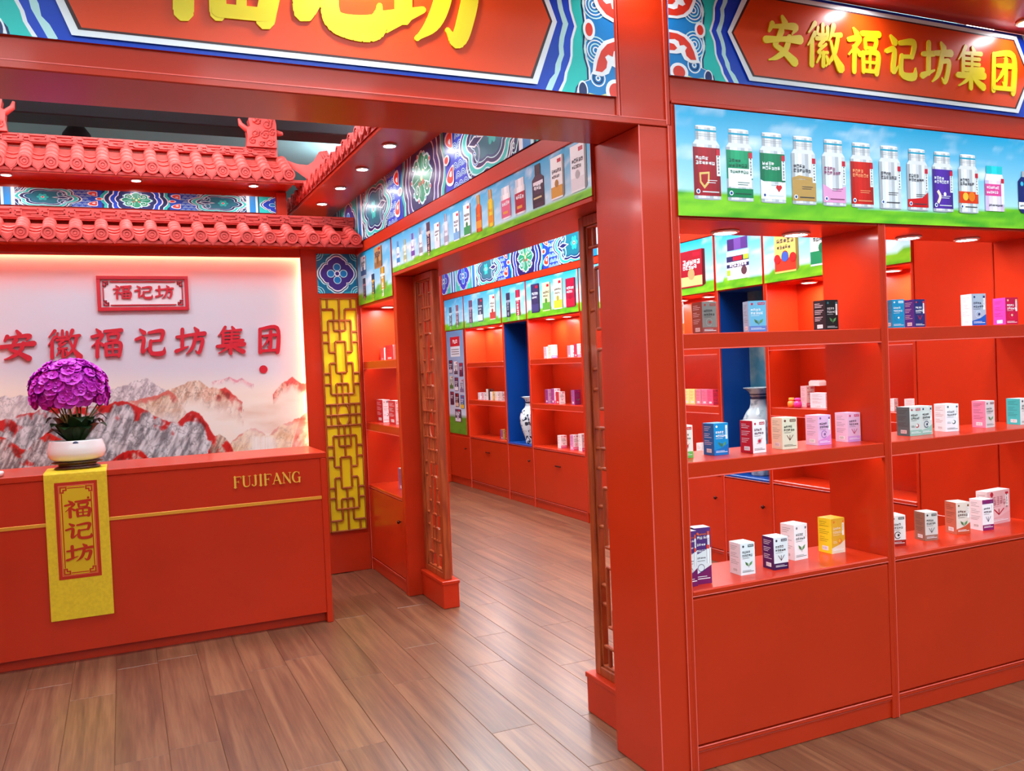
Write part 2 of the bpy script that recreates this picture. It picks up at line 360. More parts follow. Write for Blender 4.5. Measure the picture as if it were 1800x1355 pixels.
def char_mb(strokes, O, U, V, T, sx, sy, wk=1.0, flip=True, skew=0.0):
    """raised character whose 100-box is sx by sy; O is the box's lower left corner"""
    mb = MB()
    T = np.array(T, float); Tn = T/np.linalg.norm(T); front = Tn[1] < 0
    for i, pl in enumerate(brush(strokes, wk)):
        e = i*1.5e-5*np.array((0, -1.0, 0))
        mb.prism([((p[0]+skew*(50-p[1]))*sx/100, ((100-p[1]) if flip else p[1])*sy/100) for p in pl], np.array(O, float)+e*(1 if not front else .5), U, V, T+e*(.5 if front else -1))
    return mb
def char_art(A, strokes, x, y, sx, sy, col, lay, wk=1.0):
    for pl in brush(strokes, wk): A.poly([(x+p[0]*sx/100, y+(100-p[1])*sy/100) for p in pl], col, lay)

# ================================================================== THE SETTING
UY, UX, UZ = (1, 0, 0), (0, -1, 0), (0, 0, 1)      # sheet axes: facing -Y, facing -X, up
HX0, HX1, HY0, HY1, HZ = -5.0, 7.0, -5.0, 12.6, 3.9
fl = struct('floor', MB().box(HX0, HY0, -.12, HX1, HY1, -.004, 0), FLOOR)
pd = px_ray(215, 672); PANG = -math.atan2(pd[0], pd[1])
PW, PL = .2, 1.22
pm = MB().box(-PW/2+.0007, -PL/2+.0007, -.003, PW/2-.0007, PL/2-.0007, 0, .0012).mesh('plank'); pm.materials.append(FLOOR)
ca, sa = math.cos(PANG), math.sin(PANG); R5 = random.Random(5); npl = 0
for i in range(-14, 40):
    off = R5.random()*PL
    for j in range(0, 11):
        lx, ly = i*PW, j*PL+off; x, y = lx*ca-ly*sa, lx*sa+ly*ca
        near = (-1.25 < x < 1.75 and 1.75 < y < 6.2) or (1.75 <= x < 3.95 and 1.6 < y < 10.7) or (3.9 <= x < 5.0 and 1.2 < y < 2.6) or (1.7 < x < 4.0 and 1.2 < y <= 1.75)
        if near and npl < 300:
            o = bpy.data.objects.new('plank', pm); COL.objects.link(o); o.parent = fl; o.location = (x, y, 0); o.rotation_euler = (0, 0, PANG); npl += 1
struct('ceiling', MB().box(HX0, HY0, HZ, HX1, HY1, HZ+.1, 0), GREY)
struct('wall_north', MB().box(HX0, HY1, 0, HX1, HY1+.1, HZ, 0), GREY)
struct('wall_south', MB().box(HX0, HY0-.1, 0, HX1, HY0, HZ, 0), WALLG)
struct('wall_west', MB().box(HX0-.1, HY0, 0, HX0, HY1, HZ, 0), WALLG)
struct('wall_east', MB().box(HX1, HY0, 0, HX1+.1, HY1, HZ, 0), WALLG)
struct('trim_1', MB().box(HX0, 7.7, 3.6, HX1, 8.02, 3.74, .01).box(-2.0, 7.8, 3.74, -1.9, 7.9, 3.9).box(3.0, 7.8, 3.74, 3.1, 7.9, 3.9), GREYD)

# front of the booth: column, header beam over the opening, far column outside the picture
Y0, YB = 2.55, 2.86
FS = struct('wall_front', MB().box(1.675, Y0, 0, 1.812, YB, 2.305, .004).box(-1.9, Y0, 2.305, 1.81, 2.83, 2.86, .003).box(-1.45, Y0, 0, -1.315, YB, 2.305, .004), RED)
ft = MB()
ft.box(-1.9, Y0-.005, 2.305, 1.795, Y0, 2.327, .002)                     # bead under the beam
ft.box(1.585, Y0-.007, 2.327, 1.597, Y0, 2.845, .002).box(1.605, Y0-.003, 2.327, 1.612, Y0, 2.845, .001)
ft.box(1.786, Y0-.007, 2.31, 1.804, Y0, 2.845, .002).box(1.792, Y0-.006, 0, 1.812, Y0, 2.31, .002)
part('bead_moulding', ft, RED, FS, local=False)
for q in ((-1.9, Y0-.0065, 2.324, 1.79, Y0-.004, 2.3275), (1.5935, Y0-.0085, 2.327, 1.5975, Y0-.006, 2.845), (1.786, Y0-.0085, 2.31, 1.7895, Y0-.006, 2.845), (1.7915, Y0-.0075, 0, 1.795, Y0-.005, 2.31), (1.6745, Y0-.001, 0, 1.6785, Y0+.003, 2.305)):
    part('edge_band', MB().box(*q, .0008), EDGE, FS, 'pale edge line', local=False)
struct('trim_2', MB().box(-1.9, 2.02, 2.845, 4.2, Y0, 2.875, .003).box(-1.9, 2.0, 2.80, 4.2, 2.02, 2.93, .003), RED)    # eave over the front signs
struct('wall_right', MB().box(3.897, Y0, 0, 3.998, YB, 2.395, .004), RED)
struct('trim_3', MB().box(1.81, Y0, 2.395, 4.0, YB, 2.845, .002), RED)      # backing of the right-hand sign
part('bead_moulding', MB().box(1.812, Y0-.007, 2.388, 3.89, Y0, 2.402, .002), RED, bpy.data.objects['trim_3'], local=False)

# partition with the lattice doorway: jamb, header, band and upper wall
XS, XB = 1.67, 1.98
struct('wall_jamb', MB().box(XS, 5.455, 0, XB, 5.50, 2.10, .004), RED)
struct('wall_header', MB().box(XS, YB, 2.10, XB, 5.50, 2.36, .004), RED)
struct('wall_partition', MB().box(XS, YB, 2.36, XB, 7.3, 2.80, .002), RED)
struct('wall_corner', MB().box(XS, 6.53, 0, XB, 7.3, 2.36, .002), RED)
struct('wall_parapet', MB().box(1.70, YB, 2.80, XB, 7.3, 3.12, .002), RED)
struct('trim_4', MB().box(XS-.012, YB, 2.358, XS, 6.37, 2.43, .004).box(XS-.016, YB, 2.352, XS-.008, 6.37, 2.364, .002), RED)
struct('trim_5', MB().box(XS-.010, YB, 2.098, XS, 5.47, 2.118, .003), RED)

# back wall of the reception with the recess for the mural, set-back upper storey
YR = 6.38; MX0, MX1, MZ1 = -.892, 1.247, 2.331
CV = .04
wr = MB().box(MX1, YR, 0, 1.67, 6.398, 2.45, .003).box(-1.31, YR, 0, MX0, 6.398, 2.45, .003).box(MX0, YR, MZ1, MX1, 6.398, 2.45, .003)
wr.box(MX1+CV, 6.398, 0, 1.67, 6.52, 2.45, .001).box(-1.31, 6.398, 0, MX0-CV, 6.52, 2.45, .001).box(MX0-CV, 6.398, MZ1+CV, MX1+CV, 6.52, 2.45, .001).box(MX0, YR, 0, MX1, 6.52, .72, .002)
wr.box(-1.31, 6.44, 2.45, 1.67, 6.62, 2.62, .002)
struct('wall_reception', wr, RED)
struct('wall_upper', MB().box(-.855, 6.62, 2.62, 1.21, 6.8, 3.1, .002).box(1.135, 6.60, 2.62, 1.21, 6.62, 2.84, .002).box(-.855, 6.60, 2.62, -.78, 6.62, 2.84, .002), RED)
struct('wall_left', MB().box(-1.45, YB, 0, -1.31, 6.6, 2.8, .002), RED)

# inner room: wall behind the far display cabinets, end wall
XF = 3.88
struct('wall_interior', MB().box(4.16, 2.86, 0, 4.30, 10.7, 3.1, .002), RED)
struct('trim_6', MB().box(XF, 2.86, 2.345, 4.16, 10.6, 2.85, .003), RED)
struct('trim_7', MB().box(XF-.010, 2.88, 2.345, XF, 10.6, 2.415, .004), RED)
struct('wall_end', MB().box(2.0, 10.6, 0, 4.16, 10.75, 3.1, .003), RED)
struct('baseboard_end', MB().box(2.0, 10.575, 0, 3.87, 10.6, .09, .003), RED)

# ------------------------------------------------------------------ lamps
def downlight(x, y, z, label, group, r=.045, k=1.0):
    t = thing('downlight', label, 'lamp', (x, y, z), 0, group)
    part('ring', MB().lathe([(r*.9, -.001), (r*1.22, -.001), (r*1.25, -.006), (r*1.1, -.011), (r*.95, -.009), (r*.9, -.004)], n=20), CHROME, t, 'white ring')
    d = MB().add([(r*.93*math.cos(a), r*.93*math.sin(a), -.007) for a in [2*math.pi*i/12 for i in range(12)]], [tuple(range(11, -1, -1))])
    o = part('lens', d, LENSE if k > 2 else LENSF if k > 1 else LENS, t, 'glowing white lens')
    return t
for x, lab in ((.72, 'above the large sign over the opening'), (1.66, 'above the column between the two signs'), (2.68, 'above the right-hand sign with seven characters'), (3.55, 'at the far end of the seven-character sign')):
    downlight(x, 2.43, 2.845, 'round downlight in the red eave '+lab, 'downlights in the front eave', .04, 3 if x < 1 else 1)
for x, lab in ((2.2, 'first bay of the front shelf, column side'), (2.56, 'first bay of the front shelf, divider side'), (3.2, 'second bay of the front shelf, divider side'), (3.57, 'second bay of the front shelf, far side')):
    downlight(x, 2.765, 1.985, 'round downlight over the '+lab, 'downlights of the front shelf', .045)
for y in (4.18, 4.76, 5.36, 5.95, 6.54):
    downlight(1.46, y, 2.762, 'small downlight in the side eave above the painted frieze', 'downlights in the side eave', .035)
for x in (-.59, .178, .95):
    downlight(x, 6.43, 2.852, 'small downlight under the upper tiled roof', 'downlights under the upper roof', .03)
for ys, lab in (((9.7, 9.35, 9.0), 'over the far shelf bay beside the product chart'), ((7.82, 7.46, 7.1), 'over the far shelf bay beside the dark vase niche'), ((5.92, 5.58, 5.24), 'over the far shelf bay with yellow and pink cartons'), ((4.22, 3.9, 3.57), 'over the far shelf bay with the little jars')):
    for y in ys: downlight(4.0, y, 1.938, 'small downlight '+lab, 'downlights of the far cabinets', .042, 2)
downlight(1.83, 6.2, 1.958, 'small downlight in the side shelf by the yellow lattice', 'downlights of the side shelf', .042, 2)
downlight(1.83, 5.72, 1.958, 'small downlight in the side shelf by the doorway jamb', 'downlights of the side shelf', .042, 2)
def fill_panel(x, y, lx=1.2, ly=.6, m=None):  # unseen panels, added to light the hall, the booth and the ceiling
    t = thing('fill_light', 'added flat LED fill panel above the hall', 'lamp', (x, y, HZ-.35), 0, 'added LED fill panels')
    part('suspension', MB().box(-lx/2, -.004, 0, -lx/2+.008, .004, .35, .001).box(lx/2-.008, -.004, 0, lx/2, .004, .35, .001), CHROME, t)
    part('frame', MB().box(-lx/2-.02, -ly/2-.02, -.03, lx/2+.02, -ly/2, 0).box(-lx/2-.02, ly/2, -.03, lx/2+.02, ly/2+.02, 0).box(-lx/2-.02, -ly/2, -.03, -lx/2, ly/2, 0).box(lx/2, -ly/2, -.03, lx/2+.02, ly/2, 0), CHROME, t)
    part('diffuser', MB().add([(-lx/2, -ly/2, -.02), (lx/2, -ly/2, -.02), (lx/2, ly/2, -.02), (-lx/2, ly/2, -.02)], [(3, 2, 1, 0)]), m or PANEL, t)
for x in (-3.2, -1.0, 1.2, 3.4, 5.6):
    for y in (-3.4, -1.2, 1.0): fill_panel(x, y)
for x, y in ((2.9, 3.9), (2.9, 5.6), (2.9, 7.3), (2.9, 9.0)): fill_panel(x, y, m=PANELB)
for x, y in ((-.7, 4.4), (.75, 4.4), (-1.2, 6.0), (.4, 6.0), (-2.9, 9.6), (5.6, 4.0), (5.6, 7.0), (-3.2, 4.0), (-3.2, 7.0), (-3.2, 10.0)): fill_panel(x, y)

# ------------------------------------------------------------------ display cabinets
def shelf_unit(name, label, loc, rot, w, d, shelves, sill, soffit, top, doors, back=True, group=None, th=.018, lip=.057, inner=None, hollow=None):
    """local frame: x along the front (left to right), y into the wall, z up"""
    t = thing(name, label, 'display cabinet' if name != 'display_shelf' else 'shelf', loc, rot, group); M = RED; im = inner or RED
    part('side_panel', MB().box(0, 0, 0, th, d, top, .003), M, t); part('side_panel', MB().box(w-th, 0, 0, w, d, top, .003), M, t)
    for z in shelves:
        s = part('shelf', MB().box(th, .004, z-lip, w-th, .024, z, .003).box(th, .024, z-.022, w-th, d, z-.0005, .002), M, t)
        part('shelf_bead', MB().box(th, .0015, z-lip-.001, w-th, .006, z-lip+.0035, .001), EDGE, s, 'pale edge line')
        part('led_strip', MB().box(th+.02, .03, z-.030, w-th-.02, .042, z-.0225, .001), STRIP, s, 'glowing white strip')
    part('sill', MB().box(th, .0, sill-.022, w-th, d, sill, .005), im if hollow else M, t)
    part('top_box', MB().box(th, .004, soffit, w-th, d, top, .003), M, t)
    if back: part('back_panel', MB().box(th, d-.012, sill, w-th, d, soffit, .001), im if not hollow else hollow, t)
    if inner: part('lining', MB().box(th, .012, sill, th+.006, d-.012, soffit, .001).box(w-th-.006, .012, sill, w-th, d-.012, soffit, .001).box(th, .012, soffit-.005, w-th, d-.012, soffit, .001), inner, t)
    part('plinth', MB().box(0.0, .012, 0, w, .032, .082, .003).box(0, .004, .074, w, .034, .094, .006), M, t)
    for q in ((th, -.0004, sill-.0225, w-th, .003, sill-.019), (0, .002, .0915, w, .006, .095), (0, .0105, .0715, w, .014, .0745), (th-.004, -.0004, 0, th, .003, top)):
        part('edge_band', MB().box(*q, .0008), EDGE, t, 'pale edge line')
    part('carcass', MB().box(th, .022, .092, w-th, d, sill-.022, .002), M, t)
    for x0, x1, hn in doors:
        dr = part('door', MB().box(x0+.003, .004, .098, x1-.003, .024, sill-.028, .006), M, t)
        if hn == 'knob':
            k = part('knob', MB().lathe([(.004, 0), (.004, .012), (.012, .016), (.013, .022), (.009, .028), (.001, .030)], n=12), METAL, dr); k.rotation_euler = (math.pi/2, 0, 0); k.location = (x1-.075, .006, .475)
        if hn == 'bar':
            c = (x0+x1)/2; part('handle', MB().box(c-.055, -.012, .467, c+.055, -.004, .481, .003).box(c-.05, -.006, .47, c-.042, .007, .478, .001).box(c+.042, -.006, .47, c+.05, .007, .478, .001), METAL, dr)
    return t
shelf_unit('display_shelf', 'open-backed red front shelf bay standing against the column', (1.812, Y0, 0), 0, .993, .31, (1.58, 1.12), .66, 1.985, 2.392, [(.012, .981, None)], back=False)
shelf_unit('display_shelf', 'open-backed red front shelf bay farther from the column', (2.805, Y0, 0), 0, 1.09, .31, (1.58, 1.12), .66, 1.985, 2.392, [(.012, 1.078, None)], back=False)
shelf_unit('display_shelf', 'narrow open-backed red shelf between the yellow lattice and the doorway', (XS, 6.375, 0), -math.pi/2, .873, .31, (1.56, 1.107), .645, 1.958, 2.36, [(.0, .873, 'knob')], back=False)
FQ = -math.pi/2
shelf_unit('display_cabinet', 'red far cabinet with shelves between the product chart and the first blue niche', (XF, 9.885, 0), FQ, 1.135, .27, (1.53, 1.08), .64, 1.938, 2.345, [(0, 1.135, 'bar')])
shelf_unit('display_cabinet', 'red far cabinet with shelves right after the first blue niche', (XF, 8.108, 0), FQ, 1.125, .27, (1.535, 1.08), .64, 1.938, 2.345, [(0, 1.125, 'bar')])
shelf_unit('display_cabinet', 'red far cabinet with yellow and pink cartons before the second blue niche', (XF, 6.20, 0), FQ, 1.20, .27, (1.56, 1.135), .66, 1.945, 2.345, [(0, .6, 'knob'), (.6, 1.2, 'knob')])
shelf_unit('display_cabinet', 'red far cabinet with little jars after the second blue niche', (XF, 4.495, 0), FQ, 1.165, .27, (1.57, 1.142), .665, 1.945, 2.345, [(0, .58, 'knob'), (.58, 1.165, 'knob')])
shelf_unit('niche_cabinet', 'tall blue-lined niche in the far red wall holding the patterned vase', (XF, 8.75, 0), FQ, .64, .27, (), .64, 1.938, 2.345, [(0, .64, 'knob')], inner=BLUE, hollow=BLUE)
shelf_unit('niche_cabinet', 'tall blue-lined niche with a painted back holding the large white vase', (XF, 5.0, 0), FQ, .505, .27, (), .66, 1.945, 2.345, [(0, .505, 'knob')], inner=BLUE, hollow=NICHEB)
for o in list(bpy.data.objects):
    if o.name.startswith('niche_cabinet') and o.parent is None: o['category'] = 'niche'
def panel_unit(name, label, cat, y0, y1, boxes):
    t = thing(name, label, cat, (XF, y0, 0), FQ); w = y0-y1
    part('panel', MB().box(0, .004, .092, w, .25, 2.345, .003), RED, t)
    part('plinth', MB().box(0, .012, 0, w, .25, .082, .003).box(0, .006, .078, w, .25, .092, .003), RED, t)
    dr = part('door', MB().box(.003, -.003, .096, w-.003, .005, .614, .003), RED, t)
    if boxes:
        k = part('knob', MB().lathe([(.004, 0), (.004, .012), (.012, .016), (.013, .022), (.009, .028), (.001, .030)], n=12), METAL, dr); k.rotation_euler = (math.pi/2, 0, 0); k.location = (w-.09, -.003, .475)
    return t
panel_unit('chart_cabinet', 'narrow red cabinet front carrying the tall product chart', 'cabinet', 10.57, 9.887, True)
panel_unit('wall_cabinet', 'narrow red cabinet front hidden behind the carved screen', 'cabinet', 6.98, 6.20, True)
panel_unit('wall_cabinet', 'plain red panel closing the far wall beside the front shelf', 'cabinet', 3.328, 2.87, False)

# ================================================================== PRINTED PANELS
NAVY, ROYAL, SKYB, TEAL, WHT, RUBY, PALE, CREAM, GREEN, PURP = (22, 30, 96), (18, 66, 200), (24, 128, 200), (36, 200, 190), (244, 248, 252), (226, 58, 40), (196, 240, 240), (230, 226, 150), (20, 140, 100), (66, 40, 130)
def sheet(name, label, cat, art, O, U, V, th=.008, m=None, base=(240, 240, 240), grad=None, frame=None, group=None, edge=None):
    """a thin board standing proud of the wall with its print; O = lower left corner on the wall face"""
    O, U3, V3 = (np.array(k, float) for k in (O, U, V)); N = np.cross(U3, V3)
    t = thing(name, label, cat, tuple(O), 0, group); P = O+N*th
    c = [O+U3*a+V3*b2 for a, b2 in ((0, 0), (art.w, 0), (art.w, art.h), (0, art.h))]
    mb = MB().add(c+[q+N*th for q in c], [(3, 2, 1, 0), (4, 5, 6, 7), (0, 1, 5, 4), (1, 2, 6, 5), (2, 3, 7, 6), (3, 0, 4, 7)])
    part('board', mb, edge or RED, t, local=False)
    cm = CM(); Q = P+N*.0004
    if grad: art.grad(cm, Q, U3, V3, *grad)
    else: cm.add([Q+U3*a+V3*b2 for a, b2 in ((0, 0), (art.w, 0), (art.w, art.h), (0, art.h))], lin(base))
    art.to(cm, Q, U3, V3)
    link('printed_face', cm.mesh('printed_face'), m or PRINT, t)
    return t

def quatrefoil(A, x, y, r, sx=1.0, c1=PURP, c2=SKYB):
    for k, (q, c) in enumerate(((1.0, PALE), (.93, NAVY), (.88, WHT), (.82, c1))):
        pts = []
        for i in range(64):
            t = 2*math.pi*i/64; rr = r*q*(.74+.26*abs(math.cos(2*t))**.6+.06*abs(math.cos(4*t))); pts.append((x+sx*rr*math.cos(t), y+rr*math.sin(t)))
        A.poly(pts, c, 3+k)
    for a in range(4):
        px, py = x+sx*r*.33*math.cos(a*math.pi/2), y+r*.33*math.sin(a*math.pi/2)
        A.disc(px, py, r*.21*sx, PALE, 7, 14, r*.21); A.disc(px, py, r*.17*sx, c2, 8, 14, r*.17)
    A.disc(x, y, r*.16*sx, WHT, 9, 14, r*.16); A.disc(x, y, r*.10*sx, c1, 10, 12, r*.10)
def flower(A, x, y, r, sx):
    A.blob(x, y, r*sx*1.35, r*1.35, 8, .25, WHT, 4); A.blob(x, y, r*sx*1.22, r*1.22, 8, .25, GREEN, 5); A.blob(x, y, r*sx*.85, r*.85, 6, .4, TEAL, 6); A.disc(x, y, r*.3*sx, WHT, 7, 12, r*.3); A.disc(x, y, r*.2*sx, RUBY, 8, 12, r*.2)
def redpetal(A, x, y, r, sx, up):
    for q, c, l in ((1.0, WHT, 6), (.78, RUBY, 7), (.3, WHT, 8)):
        A.poly([(x+sx*r*q*(1.1*math.cos(t)-.35*math.cos(2*t)), y+up*r*q*(.9*math.sin(t)+.25*(1-math.cos(t)))) for t in [2*math.pi*i/20 for i in range(20)]], c, l)
def frieze_unit(A, cx, su, dark=1.0):
    """medallion unit of the painted beam: su metres to one pattern unit, full sheet height"""
    h = A.h; y = h/2; W2 = h*.020
    navy = NAVY; 
    for q, c, l in ((.475, TEAL, 2), (.43, WHT, 3), (.415, navy, 4), (.36, WHT, 5), (.34, PURP if dark > 1 else ROYAL, 6), (.285, WHT, 7), (.27, navy, 8)):
        A.blob(cx, y, q*su*.86, h*(.92*q/.34), 10, .10, c, l, .3)
    for q, c, l in ((.215, PALE, 9), (.195, GREEN, 10)): A.blob(cx, y, q*su*.8, h*q*2.0, 8, .22, c, l)
    for a in range(4):
        dx, dy = (1, 1, -1, -1)[a], (1, -1, 1, -1)[a]
        A.spiral(cx+dx*su*.085, y+dy*h*.2, h*.14, 1.3, dx*dy, math.pi/2*dy, W2, WHT, 11, sx=su*.45/h*.8); A.disc(cx+dx*su*.03, y+dy*h*.09, h*.045, RUBY if a % 2 else CREAM, 12, 8)
    A.disc(cx, y, h*.06, CREAM, 12, 10)
    for a in range(10):
        t = 2*math.pi*a/10; A.disc(cx+su*.185*math.cos(t), y+h*.40*math.sin(t), h*.05, WHT, 13, 10, h*.05); A.disc(cx+su*.185*math.cos(t), y+h*.40*math.sin(t), h*.032, (TEAL, RUBY)[a % 2], 14, 8)
        A.line([(cx+su*.06*math.cos(t), y+h*.13*math.sin(t)), (cx+su*.15*math.cos(t+.15), y+h*.33*math.sin(t+.15))], W2*.8, PALE, 12, smooth=0)
    for sg in (-1, 1):
        X = lambda u: cx+sg*u*su
        A.poly([(X(.40), 0), (X(.78), 0), (X(.78), h), (X(.40), h)], ROYAL, 1)
        for j in range(7):
            for i in range(4): A.arcs(X(.555+.07*i+(.035 if j % 2 else 0)), (j*.155-.03)*h, h*.105, 3, W2*.62, PALE, 4, sx=su*.32/h)
        redpetal(A, X(.49), h*.74, h*.17, su*.32/h, 1); redpetal(A, X(.49), h*.26, h*.17, su*.32/h, -1)
        A.disc(X(.43), y, h*.075*su*.32/h*2, WHT, 7, 12, h*.085); A.disc(X(.43), y, h*.045*su*.32/h*2, RUBY, 8, 10, h*.055)
        # cloud head and scrolls
        A.poly([(X(.74), 0), (X(1.36), 0), (X(1.36), h), (X(.74), h)], navy, 2)
        for k, (q, c) in enumerate(((.37, WHT), (.355, navy), (.335, PALE), (.32, TEAL), (.282, WHT), (.268, navy), (.232, PALE), (.222, (16, 70, 120)), (.20, (18, 110, 130)))):
            A.blob(X(1.02), y, q*su, h*q*1.62, 6, .22, c, 3+k*.35, .4)
        for dx, dy in ((.76, .1), (.76, .9), (1.3, .1), (1.3, .9)):
            A.spiral(X(dx), dy*h, h*.10, 1.4, sg*(1 if dy > .5 else -1), 0, W2*.9, PALE, 7, sx=su*.34/h)
        flower(A, X(1.06), y, h*.2, su*.34/h)
        for dy in (-1, 1):
            A.spiral(X(.84), y+dy*h*.22, h*.2, 1.15, sg*dy, -dy*math.pi/2, W2*2.2, WHT, 8, sx=su*.36/h); A.spiral(X(.84), y+dy*h*.22, h*.2, 1.15, sg*dy, -dy*math.pi/2, W2*1.0, SKYB, 9, sx=su*.36/h)
        A.poly([(X(.74), y), (X(.84), y+h*.09), (X(.96), y), (X(.84), y-h*.09)], WHT, 8); A.poly([(X(.765), y), (X(.84), y+h*.062), (X(.935), y), (X(.84), y-h*.062)], navy, 9)
        for k in range(3):
            q = 1.22+.05*k; A.line([(X(q), 0), (X(q+.10), y), (X(q), h)], W2*1.2, WHT if k % 2 else PALE, 7, smooth=0)
        for k, (u0, u1, c) in enumerate(((1.36, 1.40, WHT), (1.40, 1.48, SKYB), (1.48, 1.51, PALE), (1.51, 1.525, NAVY))): A.poly([(X(u0), 0), (X(u1), 0), (X(u1), h), (X(u0), h)], c, 10)
        A.poly([(X(1.525), 0), (X(2.03), 0), (X(2.03), h), (X(1.525), h)], TEAL, 2)
        quatrefoil(A, X(1.78), y, h*.56, su*.36/h*1.15, c1=PURP if dark > 1 else ROYAL)
        for k, (u0, u1, c) in enumerate(((2.03, 2.06, PALE), (2.06, 2.12, SKYB), (2.12, 2.15, WHT))): A.poly([(X(u0), 0), (X(u1), 0), (X(u1), h), (X(u0), h)], c, 10)
a = Art(5.0 - .0, .332); a.w = 7.28-2.87
frieze_unit(a, 7.28-4.80, .98, 2); frieze_unit(a, 7.28-4.80+4.2, .98, 2)
sheet('painted_frieze', 'blue and purple painted frieze above the doorway header', 'frieze', a, (XS-.001, 7.28, 2.432), UX, UZ, base=NAVY)
a = Art(10.58-2.9, .335)
for c in (8.07, 8.07-4.2, 8.07+4.2): frieze_unit(a, 10.58-c, .99)
sheet('painted_frieze', 'blue and teal painted frieze above the far cabinets', 'frieze', a, (XF, 10.58, 2.417), UX, UZ, base=NAVY)
a = Art(1.128+.772, .118)
frieze_unit(a, .178+.772, .545)
sheet('painted_frieze', 'slim blue painted frieze between the two tiled roofs', 'frieze', a, (-.772, 6.62, 2.688), UY, UZ, base=NAVY)
a = Art(.297, .29)
for k, c in enumerate(((20, 130, 160), (40, 170, 190), (16, 110, 150))): a.blob(.1485, .145, .21-.02*k, .205-.02*k, 4, .2, c, 1, .8)
quatrefoil(a, .1485, .145, .142)
for dx in (0, 1):
    for dy in (0, 1): a.arcs(dx*.297, dy*.29, .05, 3, .004, PALE, 3, a0=0, a1=2*math.pi)
sheet('painted_tile', 'square painted panel with a blue quatrefoil flower above the yellow lattice', 'panel', a, (1.361, YR, 2.071), UY, UZ, base=(16, 60, 110))

# ---- front sign boards
C1 = [(110, 780), (150, 690), (190, 640), (200, 560), (235, 470), (233, 400), (242, 330), (275, 205)]
C2 = [(160, 790), (215, 660), (240, 600), (250, 540), (276, 470), (272, 400), (285, 320), (322, 200)]
C3 = [(212, 790), (262, 690), (275, 620), (315, 520), (328, 470), (330, 400), (335, 330), (370, 215)]
C4 = [(240, 790), (285, 690), (298, 620), (330, 540), (347, 470), (350, 400), (356, 330), (392, 215)]
C5 = [(350, 800), (362, 740), (395, 690), (462, 660), (462, 560), (440, 480), (432, 380), (440, 300), (452, 230)]
def sign_board(name, label, x0, z0, wd, hg, tipx, cornx, midz, text, ctr, cz, csx, csy, wk, spacing, lname):
    A = Art(wd, hg); ORANGE = (232, 70, 14)
    A.rect(0, 0, wd, hg, ROYAL, 1)
    ks = (tipx-cornx)/(165-20); kz = midz/580.0*1.0
    for sg in (1, -1):
        X = (lambda d: tipx+d) if sg == 1 else (lambda d: wd-tipx-d)
        def curve(C): 
            low = [(X((p[0]-170)*.000445), midz-(p[1]-205)*kz) for p in C]; up = [(q[0], 2*midz-q[1]) for q in low[::-1][1:]]; return low+up
        E2 = [(X(.6), 2*midz+.3), (X(.6), -.3)]
        for C, c, l in ((C1, PALE, 2), (C2, ROYAL, 3), (C3, WHT, 4), (C4, TEAL, 5), (C5, NAVY, 6)): A.poly(curve(C)+E2, c, l)
        S5 = curve([(p[0]+14, p[1]) for p in C5]); A.poly(S5+E2, WHT, 7); A.poly(curve([(p[0]+30, p[1]) for p in C5])+E2, SKYB, 8)
        q = .000445; Z = lambda y: midz-(y-205)*kz
        for my in (1, -1):
            ZZ = (lambda y: Z(y)) if my == 1 else (lambda y: 2*midz-Z(y))
            P = lambda x, y: (X((x-170)*q), ZZ(y))
            for k in range(4):
                r = (22+26*k)*q; cx, cy = P(545, 400); A.arcs(cx, cy, r, 1, .0045, (WHT, PALE)[k % 2], 9, a0=0, a1=2*math.pi)
            for k in range(3):
                r = (16+22*k)*q; cx, cy = P(555, 640); A.arcs(cx, cy, r, 1, .0045, (WHT, NAVY)[k % 2], 9, a0=0, a1=2*math.pi)
            A.poly([P(505, 610), P(520, 500), P(560, 380), P(620, 310), P(700, 275), P(800, 270), P(800, 540), P(720, 535), P(680, 520), P(650, 590), P(590, 622)], WHT, 11)
            A.poly([P(535, 580), P(555, 490), P(590, 400), P(645, 335), P(710, 305), P(800, 300), P(800, 385), P(735, 372), P(700, 392), P(690, 440), P(650, 425), P(622, 450), P(640, 490), P(630, 545), P(590, 585)], RUBY, 12)
            A.poly([P(800, 420), P(745, 430), P(715, 470), P(740, 500), P(800, 505)], RUBY, 12)
            cx, cy = P(705, 740); A.disc(cx, cy, 88*q, WHT, 11, 24, 105*kz); A.disc(cx, cy, 58*q, RUBY, 12, 20, 72*kz)
            A.poly([P(462, 840), P(470, 775), P(560, 790), P(640, 760), P(640, 840)], CREAM, 10)
            cx, cy = P(420, 760); A.disc(cx, cy, 44*q, WHT, 9, 20, 86*kz); A.disc(cx, cy, 34*q, NAVY, 10, 20, 70*kz)
        cx, cy = X((490-170)*q), Z(230); A.disc(cx, cy, 52*q, WHT, 13, 24, 92*kz); A.disc(cx, cy, 32*q, RUBY, 14, 20, 58*kz)
    hexa = lambda o, oz: [(wd-cornx-o, oz), (cornx+o, oz), (tipx+o*1.1, midz), (cornx+o, 2*midz-oz), (wd-cornx-o, 2*midz-oz), (wd-tipx-o*1.1, midz)]
    zb = .031
    A.poly(hexa(.020, zb-.018), WHT, 15); A.poly(hexa(.004, zb-.002), (70, 40, 40), 16); A.poly(hexa(-.004, zb+.004), ORANGE, 17)
    t = sheet(name, label, 'sign', A, (x0, Y0, z0), UY, UZ, base=ROYAL)
    for i, ch in enumerate(text):
        cx = ctr+(i-(len(text)-1)/2)*spacing
        mb = char_mb(CH[ch], (cx-csx/2, Y0-.008-.0085, cz-csy/2), UY, UZ, (0, -.004, 0), csx, csy, wk, skew=.06)
        part('character', mb, YLET, t, 'yellow character '+ch, local=False)
